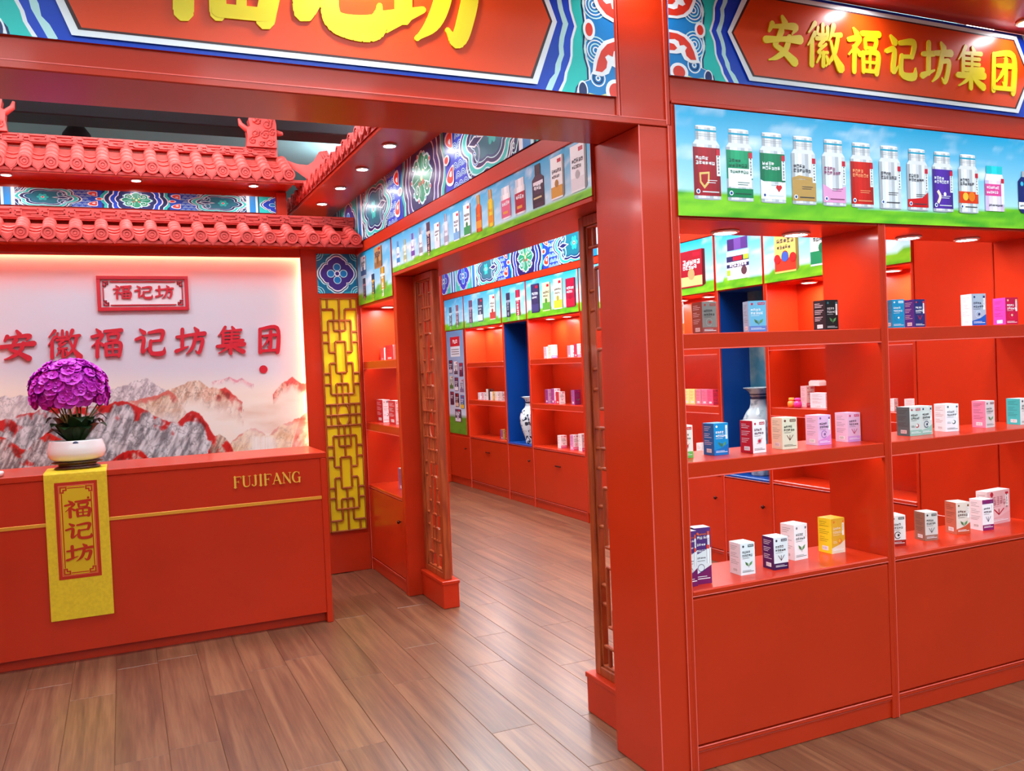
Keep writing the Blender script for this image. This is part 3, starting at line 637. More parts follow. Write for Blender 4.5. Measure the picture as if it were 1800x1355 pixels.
sign_board('sign_board', 'large orange sign with three huge yellow characters over the opening', -.365, 2.388, 1.948, .446, 1.708, 1.629, .223, '福记坊', .62, 2.655, .31, .33, 1.85, .31, 'sign')
sign_board('sign_board', 'orange sign with seven yellow characters above the bottle poster', 1.806, 2.483, 2.16, .357, 1.885, 1.795, .178, '安徽福记坊集团', 2.918, 2.662, .168, .172, 1.5, .2025, 'sign')

# ---- posters: sky, clouds, grass and the goods printed on them
def skygrass(w, h, g=.2, seed=0, dim=1.0):
    def fn(u, v):
        x, y = u*w/h, v
        if v < g*(1+.25*math.sin(u*7+seed)):
            n = float(fbm(x*3+seed, y*26)); return mixc(lin(30, 150, 30), lin(150, 220, 40), min(1, max(0, n*1.3-.1)))
        k = max(0.0, (v-g)/(1-g)); n = float(fbm(x*2.2+seed*3.1, y*7+seed)); c = mixc(lin(190, 232, 246), lin(0, 168, 220), k**.7)
        return mixc(c, lin(244, 250, 255), min(1, max(0, (n-.54)*2.6)))
    return fn
SILV = [(170, 174, 182), (226, 228, 232), (246, 247, 249), (214, 217, 222), (186, 190, 198), (232, 234, 238), (206, 209, 215)]
def cyl(A, x0, x1, y0, y1, cols, lay=2, round_=0.0):
    n = len(cols)
    for i, c in enumerate(cols): A.rect(x0+(x1-x0)*i/n, y0, x0+(x1-x0)*(i+1)/n, y1, c, lay)
def tint(c, k): return tuple(max(0, min(255, v*k)) for v in c)
def bottle(A, x, y, w, h, top, bot, kind=0, seed=1, txt=WHT):
    """aluminium capsule bottle: cap with teal line, ribbed neck, label"""
    nk = w*.78
    cyl(A, x-w/2, x+w/2, y, y+h*.74, SILV); A.poly([(x-w/2, y+h*.74), (x+w/2, y+h*.74), (x+nk/2, y+h*.80), (x-nk/2, y+h*.80)], SILV[1], 2)
    cyl(A, x-nk/2, x+nk/2, y+h*.80, y+h*.985, SILV); A.disc(x, y+h*.985, nk/2, SILV[2], 2, 16, h*.015); A.disc(x, y, w/2, SILV[0], 2, 16, h*.012)
    A.rect(x-nk/2, y+h*.915, x+nk/2, y+h*.94, (0, 160, 196), 3)
    for v in (.85, .875): A.rect(x-nk/2, y+h*v, x+nk/2, y+h*(v+.006), (150, 152, 160), 3)
    l0, l1 = y+h*.045, y+h*.70
    if top: 
        n = 6
        for i in range(n): A.rect(x-w/2+w*i/n, l0 if kind == 0 else y+h*.3, x-w/2+w*(i+1)/n, l1, tint(top, (.86, 1, 1.06, 1, .94, .84)[i]), 3)
    if bot:
        if kind == 1: A.poly([(x-w/2, l0), (x+w/2, l0), (x+w/2, y+h*.30), (x, y+h*.22), (x-w/2, y+h*.32)], bot, 4)
        elif kind == 2: A.rect(x-w/2, l0, x+w/2, y+h*.36, bot, 4); A.poly([(x-w/2, y+h*.36), (x, y+h*.37), (x+w/2, y+h*.34), (x+w/2, y+h*.39), (x-w*.2, y+h*.42), (x-w/2, y+h*.38)], bot, 4)
        elif kind == 3: A.poly([(x-w/2, l0), (x+w/2, l0), (x+w/2, y+h*.30), (x+w*.2, y+h*.2), (x-w/2, y+h*.17)], bot, 4)
        elif kind == 4: A.rect(x-w/2, y+h*.16, x+w/2, y+h*.36, bot, 4)
        else: A.rect(x-w/2, l0, x+w/2, y+h*.17, bot, 4)
    A.rect(x+w*.36, y+h*.32, x+w*.5, y+h*.60, WHT, 5); A.rect(x+w*.36, y+h*.60, x+w*.5, y+h*.68, (206, 24, 50), 5); A.glyphs(x+w*.395, y+h*.57, w*.07, 6, (60, 60, 70), 6, seed, 1.4, True)
    A.glyphs(x-w*.42, y+h*.53, w*.11, 4, txt, 6, seed); A.glyphs(x-w*.42, y+h*.465, w*.11, 6, txt, 6, seed+3)
    A.disc(x-w*.36, y+h*.10, w*.075, WHT, 6, 12); A.disc(x-w*.36, y+h*.10, w*.045, (40, 70, 150), 7, 10); A.rect(x-w*.2, y+h*.09, x+w*.42, y+h*.105, tint(txt, .9), 6)
    A.rect(x-w*.1, y+h*.22, x+w*.3, y+h*.228, txt, 6); A.rect(x-w*.1, y+h*.25, x+w*.36, y+h*.258, txt, 6)
A = Art(2.062, .387); px0 = 1.822
BX = [1.951, 2.097, 2.25, 2.399, 2.55, 2.695, 2.846, 2.999, 3.144, 3.297]
DK = (70, 70, 80)
SPECS = [((168, 20, 36), None, 0, WHT), ((30, 160, 110), (10, 128, 78), 5, (40, 90, 70)), ((10, 128, 84), WHT, 1, WHT), (None, (190, 150, 84), 2, DK), (None, (232, 160, 206), 1, (150, 60, 110)), ((206, 32, 22), None, 0, (255, 170, 120)), (None, None, 0, DK), (None, (206, 24, 30), 3, DK), ((82, 42, 160), None, 0, WHT), (None, (222, 60, 24), 4, DK)]
for i, (bx, (tp, bt, kd, tx)) in enumerate(zip(BX, SPECS)):
    x = bx-px0; bottle(A, x, .062-.0004*i, .117, .262-.002*i, tp, bt, kd, i*5+1, tx)
    if i == 0: A.poly([(x-.035, .155), (x+.01, .16), (x+.008, .12), (x-.014, .098), (x-.034, .12)], (226, 190, 110), 5); A.poly([(x-.028, .148), (x+.003, .152), (x, .124), (x-.014, .11), (x-.027, .124)], (170, 30, 30), 6)
    if i == 1: A.poly([(x-.05, .155), (x-.05, .21), (x+.03, .21), (x+.03, .185), (x-.01, .19), (x-.03, .178)], (30, 160, 110), 4); A.rect(x-.0525, .11, x+.0525, .178, WHT, 4); A.glyphs(x-.045, .16, .011, 7, (60, 120, 90), 6, 4)
    if i == 2:
        A.disc(x+.02, .118, .008, (206, 30, 40), 6, 10); A.disc(x+.032, .118, .008, (206, 30, 40), 6, 10); A.poly([(x+.013, .115), (x+.039, .115), (x+.026, .1)], (206, 30, 40), 6)
    if i == 9: A.disc(x-.02, .125, .017, (240, 190, 60), 6, 12); A.disc(x+.018, .125, .02, (236, 120, 20), 6, 12)
    if i == 8: A.line([(x-.03, .14), (x-.018, .12), (x-.03, .095)], .014, (244, 226, 190), 6); A.disc(x+.01, .13, .008, WHT, 6, 10)
x = 3.459-px0
cyl(A, x-.06, x+.06, .07, .20, [(214, 190, 224), (236, 222, 240), (246, 238, 248), (232, 216, 238), (214, 190, 224)]); A.poly([(x-.06, .20), (x+.06, .20), (x+.05, .228), (x-.05, .228)], (240, 232, 244), 2)
cyl(A, x-.05, x+.05, .228, .262, [(20, 190, 200), (40, 215, 222), (30, 200, 210)]); A.rect(x-.06, .135, x+.06, .185, (228, 70, 150), 3); A.glyphs(x-.05, .165, .012, 6, WHT, 4, 3); A.glyphs(x-.05, .145, .011, 6, WHT, 4, 9); A.rect(x+.04, .10, x+.058, .2, WHT, 5); A.rect(x+.04, .19, x+.058, .21, (206, 24, 50), 6); A.glyphs(x-.04, .09, .01, 8, DK, 4, 2)
x = 3.69-px0
A.poly([(x-.078, .085), (x-.06, .068), (x+.06, .068), (x+.078, .085), (x+.08, .205), (x+.06, .225), (x-.06, .225), (x-.08, .205)], (22, 34, 104), 2); cyl(A, x-.055, x+.055, .225, .25, SILV, 3); A.rect(x-.078, .085, x+.078, .115, WHT, 3); A.disc(x+.0, .17, .035, WHT, 3); A.disc(x+.008, .175, .03, (22, 34, 104), 4); A.disc(x-.055, .195, .01, (60, 190, 220), 3, 10); A.glyphs(x-.07, .095, .011, 10, DK, 4, 8); A.rect(x-.04, .125, x+.06, .14, (120, 210, 230), 3)
sheet('product_poster', 'wide sky and grass poster of aluminium bottles over the front shelf', 'poster', A, (px0, Y0-.0005, 1.996), UY, UZ, .008, grad=(100, 24, skygrass(2.062, .387, .2, 1)))

def goods(A, x, y, w, h, kind, c1, c2, seed=0):
    """one printed article: bottle, tube, jar or carton"""
    if kind == 'bottle':
        cyl(A, x-w/2, x+w/2, y, y+h*.66, [tint(c1, k) for k in (.85, 1, 1.08, 1, .9)]); A.poly([(x-w/2, y+h*.66), (x+w/2, y+h*.66), (x+w*.24, y+h*.75), (x-w*.24, y+h*.75)], c1, 2); cyl(A, x-w*.24, x+w*.24, y+h*.75, y+h, [tint(c2, k) for k in (.8, 1.1, .9)])
        A.rect(x-w/2, y+h*.1, x+w/2, y+h*.3, c2, 3); A.glyphs(x-w*.35, y+h*.4, w*.2, 3, WHT if sum(c1) < 300 else c2, 4, seed); (A.rect(x-w*.4, y+h*.52, x+w*.45, y+h*.6, (236, 232, 238), 4), A.rect(x-w*.4, y+h*.2, x+w*.3, y+h*.24, (220, 200, 150), 4)) if sum(c1) < 300 else None
    elif kind == 'capjar':
        cyl(A, x-w/2, x+w/2, y+h*.03, y+h*.74, [tint(c1, k) for k in (.85, 1, 1.04, 1, .88)]); cyl(A, x-w*.46, x+w*.46, y+h*.77, y+h*1.06, [(70, 40, 110), (110, 76, 160), (84, 54, 130)]); A.rect(x-w/2, y+h*.12, x+w/2, y+h*.62, (240, 242, 246), 3); A.rect(x-w/2, y+h*.48, x+w/2, y+h*.62, c2, 4); A.rect(x-w*.2, y+h*.5, x+w*.2, y+h*.6, (200, 30, 50), 5); A.rect(x+w*.26, y+h*.5, x+w*.5, y+h*.62, (170, 200, 60), 5); A.rect(x-w/2, y+h*.33, x+w/2, y+h*.42, c2, 4); A.glyphs(x-w*.36, y+h*.345, w*.1, 7, WHT, 5, seed); A.rect(x-w*.5, y+h*.14, x-w*.34, y+h*.28, (170, 200, 60), 5); A.disc(x+w*.28, y+h*.23, w*.13, (90, 60, 70), 5, 12)
    elif kind == 'jar':
        cyl(A, x-w/2, x+w/2, y+h*.03, y+h*.78, [tint(c1, k) for k in (.88, 1, 1.06, 1, .9)]); cyl(A, x-w*.42, x+w*.42, y+h*.78, y+h, [(214, 216, 220), (246, 246, 248), (226, 228, 232)]); A.rect(x-w/2, y+h*.08, x+w/2, y+h*.62, c2, 3); A.glyphs(x-w*.38, y+h*.44, w*.18, 4, WHT, 4, seed); A.rect(x-w*.3, y+h*.18, x+w*.2, y+h*.26, (230, 160, 60), 4)
    elif kind == 'tube':
        cyl(A, x-w/2, x+w/2, y, y+h, [tint(c1, k) for k in (.8, 1, 1.15, .95, .8)]); A.rect(x-w/2, y+h*.6, x+w/2, y+h*.7, c2, 3); A.glyphs(x-w*.3, y+h*.5, w*.5, 5, c2, 4, seed, 1.2, True)
    else:
        s = w*.14; A.poly([(x+w/2, y), (x+w/2+s, y+h*.05), (x+w/2+s, y+h*.98), (x+w/2, y+h)], tint(c1, .55), 2); A.rect(x-w/2, y, x+w/2, y+h, c1, 3); A.rect(x-w/2, y+h*.04, x+w/2, y+h*.30, c2, 4)
        A.rect(x+w*.1, y+h*.84, x+w*.42, y+h*.93, (206, 24, 50), 4); A.glyphs(x-w*.38, y+h*.62, w*.15, 5, DK if sum(c1) > 400 else WHT, 5, seed); A.glyphs(x-w*.38, y+h*.5, w*.12, 5, DK if sum(c1) > 400 else WHT, 5, seed+1); A.disc(x, y+h*.36, w*.16, tint(c2, .8), 5, 12)
A = Art(5.468-2.862, .234); L0 = 5.468
IT = [(5.333, 'bottle', (240, 246, 250), (60, 140, 200), .07, .15), (5.189, 'bottle', (226, 232, 210), (170, 180, 140), .07, .14), (5.031, 'bottle', (224, 226, 244), (120, 80, 170), .07, .15), (4.88, 'bottle', (236, 236, 238), (150, 150, 160), .07, .165), (4.737, 'tube', (70, 44, 70), (220, 190, 170), .06, .17), (4.592, 'carton', (250, 250, 250), (236, 230, 232), .08, .14), (4.445, 'bottle', (222, 224, 236), (160, 160, 176), .07, .17), (4.289, 'carton', (248, 250, 252), (120, 180, 224), .08, .15), (4.135, 'carton', (246, 250, 246), (30, 160, 90), .085, .16), (3.975, 'bottle', (226, 90, 30), (240, 160, 50), .07, .18), (3.825, 'bottle', (240, 200, 40), (236, 150, 30), .065, .175), (3.646, 'jar', (250, 246, 246), (224, 100, 130), .105, .15), (3.492, 'jar', (246, 244, 244), (178, 22, 50), .105, .16), (3.31, 'bottle', (56, 44, 66), (40, 32, 46), .11, .18), (3.138, 'carton', (252, 250, 246), (222, 160, 60), .1, .17), (2.962, 'carton', (252, 250, 250), (236, 228, 230), .11, .18)]
for i, (yy, kd, c1, c2, ww, hh) in enumerate(IT): goods(A, L0-yy, .036+.002*(i % 3), ww, hh, kd, c1, c2, i)
sheet('product_poster', 'long sky and grass poster of mixed bottles and jars on the doorway header', 'poster', A, (XS-.0005, L0, 2.121), UX, UZ, .008, grad=(90, 18, skygrass(2.6, .234, .17, 5)))
A = Art(.868, .376)
for x, y, ww, hh, kd, c1, c2 in ((.17, .2, .13, .145, 'carton', (226, 232, 238), (60, 100, 150)), (.56, .215, .17, .145, 'carton', (196, 150, 100), (160, 110, 60)), (.18, .045, .075, .14, 'tube', (60, 44, 60), (200, 120, 120)), (.42, .05, .075, .14, 'tube', (40, 60, 90), (220, 180, 60)), (.66, .06, .10, .15, 'tube', (214, 160, 40), (246, 240, 220))): goods(A, x, y, ww, hh, kd, c1, c2, int(x*100))
sheet('product_poster', 'small poster with two cartons and three tubes beside the yellow lattice', 'poster', A, (XS-.0005, 6.371, 1.978), UX, UZ, .006, grad=(30, 16, skygrass(.868, .376, .22, 9)))
def far_poster(label, ya, yb, items, seed, z0=1.953, z1=2.342):
    A = Art(ya-yb, z1-z0)
    for (x, ww, hh, kd, c1, c2) in items: goods(A, x, .05, ww, hh, kd, c1, c2, seed+int(x*10))
    sheet('product_poster', label, 'poster', A, (XF-.0005, ya, z0), UX, UZ, .006, grad=(26, 16, skygrass(ya-yb, z1-z0, .2, seed)))
far_poster('far poster of two slim tubes above the product chart', 10.56, 9.90, [(.22, .09, .24, 'tube', (90, 60, 90), (226, 226, 230)), (.46, .09, .25, 'tube', (150, 60, 90), (230, 200, 200))], 2)
far_poster('far poster of three purple and red tubes over the second far bay', 9.87, 8.77, [(.22, .11, .27, 'tube', (110, 60, 96), (190, 150, 170)), (.52, .14, .27, 'carton', (60, 56, 84), (230, 232, 238)), (.88, .15, .28, 'carton', (236, 226, 210), (206, 60, 50))], 3)
far_poster('far poster of a navy and a red tube above the first blue niche', 8.735, 8.125, [(.18, .10, .26, 'tube', (40, 50, 80), (150, 160, 180)), (.43, .11, .27, 'tube', (190, 40, 70), (240, 230, 220))], 4)
far_poster('far poster of four tall cartons including one with a yellow face', 8.095, 6.995, [(.20, .17, .29, 'carton', (44, 50, 92), (60, 66, 120)), (.45, .16, .28, 'carton', (226, 220, 170), (90, 170, 60)), (.70, .17, .29, 'carton', (240, 240, 210), (224, 206, 60)), (.95, .17, .27, 'carton', (170, 24, 60), (196, 30, 60))], 6)
far_poster('far poster hidden behind the carved screen', 6.97, 6.21, [(.22, .16, .27, 'carton', (236, 236, 240), (80, 90, 170)), (.52, .16, .28, 'jar', (246, 246, 246), (90, 60, 150))], 7)
far_poster('far poster with a dark red gift carton over the yellow and pink cartons', 6.19, 5.01, [(.25, .2, .28, 'carton', (236, 240, 244), (60, 150, 90)), (.58, .2, .28, 'carton', (240, 236, 220), (200, 80, 60)), (.92, .26, .27, 'carton', (160, 24, 40), (236, 196, 130))], 8)
far_poster('far poster of one white jar with a purple cap', 4.985, 4.505, [(.24, .23, .27, 'capjar', (236, 236, 242), (40, 44, 90))], 11)
A = Art(1.15, .389)
goods(A, .2, .05, .19, .30, 'carton', (236, 210, 110), (214, 60, 40), 3); goods(A, .52, .06, .2, .29, 'carton', (206, 232, 220), (10, 140, 90), 5); goods(A, .86, .05, .2, .28, 'carton', (240, 240, 236), (90, 130, 190), 7)
A.disc(.13, .14, .03, (200, 40, 40), 7, 14); A.disc(.2, .15, .032, (60, 100, 190), 7, 14); A.disc(.27, .14, .03, (200, 40, 40), 7, 14)
sheet('product_poster', 'far poster with a yellow carton and a green carton over the little jars', 'poster', A, (XF-.0005, 4.485, 1.953), UX, UZ, .006, grad=(26, 16, skygrass(1.15, .389, .2, 12)))
# product chart
A = Art(.60, 1.295)
def chart(u, v): 
    n = float(fbm(u*5, v*30)); return mixc(lin(30, 120, 24), lin(90, 170, 50), n) if v < .17 else mixc(lin(200, 216, 230), lin(90, 150, 200), (v-.17)/.83)
A.rect(.14, .97, .47, 1.2, (224, 234, 240), 1); A.rect(.14, 1.1, .47, 1.22, (206, 26, 44), 2); A.glyphs(.23, 1.135, .05, 3, WHT, 3, 2); 
for k in range(3): A.rect(.17, 1.0+.028*k, .44, 1.008+.028*k, DK, 3)
for r in range(3):
    for c in range(3): goods(A, .12+.18*c, .36+.2*(2-r)-.02*c, .115, .17, 'carton', [(40, 44, 70), (236, 238, 240), (120, 60, 90), (200, 214, 196), (70, 60, 96), (190, 190, 206), (90, 50, 80), (70, 30, 44), (60, 110, 170)][r*3+c], [(200, 200, 210), (60, 70, 90), (70, 40, 70), (60, 130, 60), (230, 232, 236), (120, 110, 150), (40, 30, 60), (220, 190, 160), (236, 200, 60)][r*3+c], r*3+c)
goods(A, .31, .15, .19, .16, 'carton', (70, 66, 100), (220, 224, 232), 21)
sheet('product_chart', 'tall narrow product chart with rows of cartons under a red heading', 'poster', A, (XF-.0005, 10.535, .645), UX, UZ, .006, grad=(12, 26, chart))
A = Art(.55, .36); goods(A, .3, .05, .16, .26, 'carton', (236, 240, 244), (60, 120, 180), 2)
sheet('product_poster', 'small poster on the end wall of the inner room', 'poster', A, (3.28, 10.6, 1.96), UY, UZ, .006, grad=(14, 12, skygrass(.55, .36, .2, 3)))

# ================================================================== TILED ROOFS
PIT, TR = .15, .042
def roof_meshes(D, rise):
    L = math.hypot(D, rise)*.93; ax = np.array((0, D, rise))/math.hypot(D, rise); path = []; rad = []
    for k in range(4):
        a, b2 = L*k/4, L*(k+1)/4
        path += [ax*a, ax*(b2-.004), ax*(b2-.004), ax*b2]; rad += [TR, TR*.97, TR*.90, TR*.90]
    bar = MB().tube([p for p in path], rad, 14)
    cap = MB(); cap.add(*(lambda n: ([(TR*1.04*math.cos(2*math.pi*i/n), -.012, TR*1.04*math.sin(2*math.pi*i/n)) for i in range(n)]+[(TR*1.04*math.cos(2*math.pi*i/n), .004, TR*1.04*math.sin(2*math.pi*i/n)) for i in range(n)], [tuple(range(n)), tuple(range(2*n-1, n-1, -1))]+[(i, n+i, n+(i+1) % n, (i+1) % n) for i in range(n)]))(18))
    ring = lambda r0, r1, y: ([(r*math.cos(2*math.pi*i/16), yy, r*math.sin(2*math.pi*i/16)) for r, yy in ((r0, -.012), (r0, y), (r1, y), (r1, -.012)) for i in range(16)], [(j*16+i, j*16+(i+1) % 16, (j+1)*16+(i+1) % 16, (j+1)*16+i) for j in range(3) for i in range(16)])
    cap.add(*ring(TR*1.02, TR*.78, -.022)); cap.add(*ring(TR*.52, TR*.36, -.019)); cap.add(*ring(TR*.2, TR*.01, -.019))
    pan = MB(); hw = (PIT-2*TR)/2+.012
    for k in range(3):
        y0, y1 = L*.28*k, L*.28*(k+1)+.01; V = []; F = []
        for j, (yy, up) in enumerate(((y0, .016), (y0, .006), (y1, .004))):
            for i in range(9):
                u = -1+2*i/8; q = ax*yy; V.append((hw*u, q[1]-(.006 if up == .006 else 0), q[2]-.020+up*1.2+.016*u*u))
        for j in range(2):
            for i in range(8): F.append((j*9+i, j*9+i+1, (j+1)*9+i+1, (j+1)*9+i))
        V2 = [(v[0], v[1], v[2]-.006) for v in V]; o = len(V); F2 = [tuple(i+o for i in f) for f in F]
        pan.add(V+V2, F+F2+[(8-i, 7-i, o+7-i, o+8-i) for i in range(8)], True)
    hx = hw*1.05
    drip = MB().prism([(-hx, .0), (-hx*.9, -.022), (-hx*.6, -.043), (-hx*.25, -.056), (0, -.074), (hx*.25, -.056), (hx*.6, -.043), (hx*.9, -.022), (hx, 0), (hx*.5, -.014), (0, -.019), (-hx*.5, -.014)], (0, -.012, .012), (1, 0, 0), (0, 0, 1), (0, .008, 0))
    for q in (.86, .62): drip.prism([(-hx*.85*q, -.014), (-hx*.55*q, -.040*q-.004), (0, -.066*q-.002), (hx*.55*q, -.040*q-.004), (hx*.85*q, -.014), (0, -.026)], (0, -.012, .012), (1, 0, 0), (0, 0, 1), (0, -.0035*(2-q), 0))
    return [m.mesh(n) for m, n in ((bar, 'barrel_tile'), (cap, 'end_cap'), (pan, 'pan_tile'), (drip, 'drip_tile'))]
def meander(mb, x0, x1, z0, z1, y, cell=.155, t=.010):
    """raised fret on the ridge band, facing local -y"""
    h = z1-z0; n = int(round((x1-x0)/cell)); cell = (x1-x0)/n; wl = h*.13
    seg = [(.02, .86, .62, .86), (.62, .86, .62, .5), (.62, .5, .22, .5), (.02, .86, .02, .14), (.02, .14, .80, .14), (.40, .30, .98, .30), (.80, .66, .80, .30), (.80, .66, .98, .66)]
    for i in range(n):
        for (a, b2, c, d) in seg:
            xa, xb = sorted((x0+(i+a)*cell, x0+(i+c)*cell)); za, zb = sorted((z0+b2*h, z0+d*h)); mb.box(xa-wl/2, y-t, za-wl/2, xb+wl/2, y+.002, zb+wl/2, .001)
def tiled_roof(label, loc, rot, xs, D, rise, x0, x1, ridge, soffit):
    t = thing('tiled_roof', label, 'roof', loc, rot)
    me = roof_meshes(D, rise)
    for m in me: m.materials.append(TILE)
    def inst(name, m, parent, l):
        o = bpy.data.objects.new(name, m); COL.objects.link(o); o.parent = parent; o.location = l; return o
    for i, x in enumerate(xs):
        b2 = inst('barrel_tile', me[0], t, (x, 0, 0)); inst('end_cap', me[1], b2, (0, 0, 0))
        if x+PIT/2 < x1: p = inst('pan_tile', me[2], t, (x+PIT/2, 0, 0)); inst('drip_tile', me[3], p, (0, 0, 0))
    sl = MB(); z = .0
    sl.add([(x0, 0, -.035), (x1, 0, -.035), (x1, D, rise-.012), (x0, D, rise-.012), (x0, 0, -.055), (x1, 0, -.055), (x1, D, rise-.05), (x0, D, rise-.05)], [(0, 1, 2, 3), (7, 6, 5, 4), (0, 4, 5, 1), (1, 5, 6, 2), (2, 6, 7, 3), (3, 7, 4, 0)])
    part('deck', sl, TILE, t)
    if ridge:
        r0, r1, ra, rb = ridge
        rd = part('ridge_band', MB().box(ra, D-.01, r0, rb, D+.05, r1, .003), TILE, t)
        mm = MB(); meander(mm, ra+.02, rb-.02, r0+.006, r1-.004, D-.01); part('fret_relief', mm, TILE, rd)
    if soffit:
        y1, zs = soffit; part('soffit', MB().box(x0, .015, zs, x1, y1, zs+.012, .002).box(x0, .01, zs-.012, x1, .03, zs+.012, .003), RED, t)
    return t
lower = tiled_roof('long lower red tiled roof directly above the mural wall', (0, 6.15, 2.437), 0, [-.501+PIT*k for k in range(-5, 15)], .225, .105, -1.30, 1.655, (.118, .196, -1.30, 1.655), (.235, -.045))
upper = tiled_roof('shorter upper red tiled roof with a carved dragon block on its ridge', (0, 6.30, 2.909), 0, [-.472+PIT*k for k in range(-2, 12)], .29, .17, -.86, 1.22, (.185, .25, -.80, 1.155), (.32, -.055))
side = tiled_roof('red tiled eave running along the partition above its painted frieze', (1.30, 7.28, 2.825), -math.pi/2, [.07+PIT*k for k in range(0, 29)], .37, .15, 0, 4.42, None, (.37, -.062))
# hip end of the upper roof: sloping end face, corner tiles and upturned corner ridge
part('hip_deck', MB().add([(1.21, .02, -.03), (1.21, .29, .16), (1.33, .02, -.03), (1.33, .4, -.03), (1.21, .4, .1), (1.21, .02, -.05), (1.33, .02, -.05), (1.33, .4, -.05)], [(0, 2, 3, 1), (1, 3, 4), (5, 6, 7), (0, 5, 6, 2), (2, 6, 7, 3)]), TILE, upper)
dg = np.array((.30, -.26, 0)); dl = np.linalg.norm(dg); nrm = np.array((.26, .30, 0))/dl
fin = MB().prism([(0, .181), (.2, .15), (.4, .115), (.62, .098), (.74, .122), (.82, .165), (.9, .182), (1.0, .172), (1.04, .125), (.97, .07), (.9, .01), (.82, -.03), (.6, -.005), (.3, .085), (0, .150)], (1.15, .25, 0), dg, (0, 0, 1), nrm*.035)
for k in range(3): fin.tube([(1.15+dg[0]*s+nrm[0]*.0175, .25+dg[1]*s+nrm[1]*.0175, z) for s, z in ((.80+.05*k, .0+.03*k), (.9+.04*k, .07+.02*k), (.94+.035*k, .13+.01*k), (.86+.05*k, .18))], .02, 8)
part('corner_ridge', fin, TILE, upper)
def dragon(label, x, mir):
    t = thing('dragon_ornament', label, 'ornament', (x, 6.60, 3.159), 0, 'ridge dragons')
    m = lambda u: mir*u
    bd = MB().prism([(m(a), b2) for a, b2 in ((-.105, 0), (.11, 0), (.112, .17), (.10, .225), (.02, .25), (-.06, .245), (-.085, .20), (-.075, .15), (-.10, .12), (-.095, .07))][::mir], (0, -.05, 0), (1, 0, 0), (0, 0, 1), (0, .1, 0)); part('body', bd, TILE, t)
    rl = MB(); R = random.Random(4)
    for (u, v, r, sg) in ((-.02, .19, .035, 1), (.045, .17, .04, -1), (-.04, .10, .032, -1), (.03, .09, .036, 1), (.08, .11, .028, 1), (-.06, .045, .03, 1), (0, .03, .024, -1), (.06, .04, .034, -1), (.075, .21, .025, 1)):
        rl.tube([(m(u+r*(1-.8*k/12)*math.cos(sg*k*.75+1)), -.052, v+r*(1-.8*k/12)*math.sin(sg*k*.75+1)) for k in range(13)], .0065, 6)
    part('scroll_relief', rl, TILE, t)
    hn = MB().tube([(m(-.06), -.02, .135), (m(-.10), -.03, .125), (m(-.14), -.03, .16), (m(-.15), -.03, .20)], [.022, .022, .018, .008], 10).tube([(m(.10), 0, .125), (m(.14), 0, .118), (m(.165), 0, .12)], [.024, .02, .012], 10).sphere((m(-.045), -.055, .185), .014); part('horn', hn, TILE, t)
dragon('carved red dragon block at the doorway end of the upper roof ridge', 1.04, 1)
dragon('carved red dragon block with a curled horn at the ridge end away from the doorway', -.685, -1)

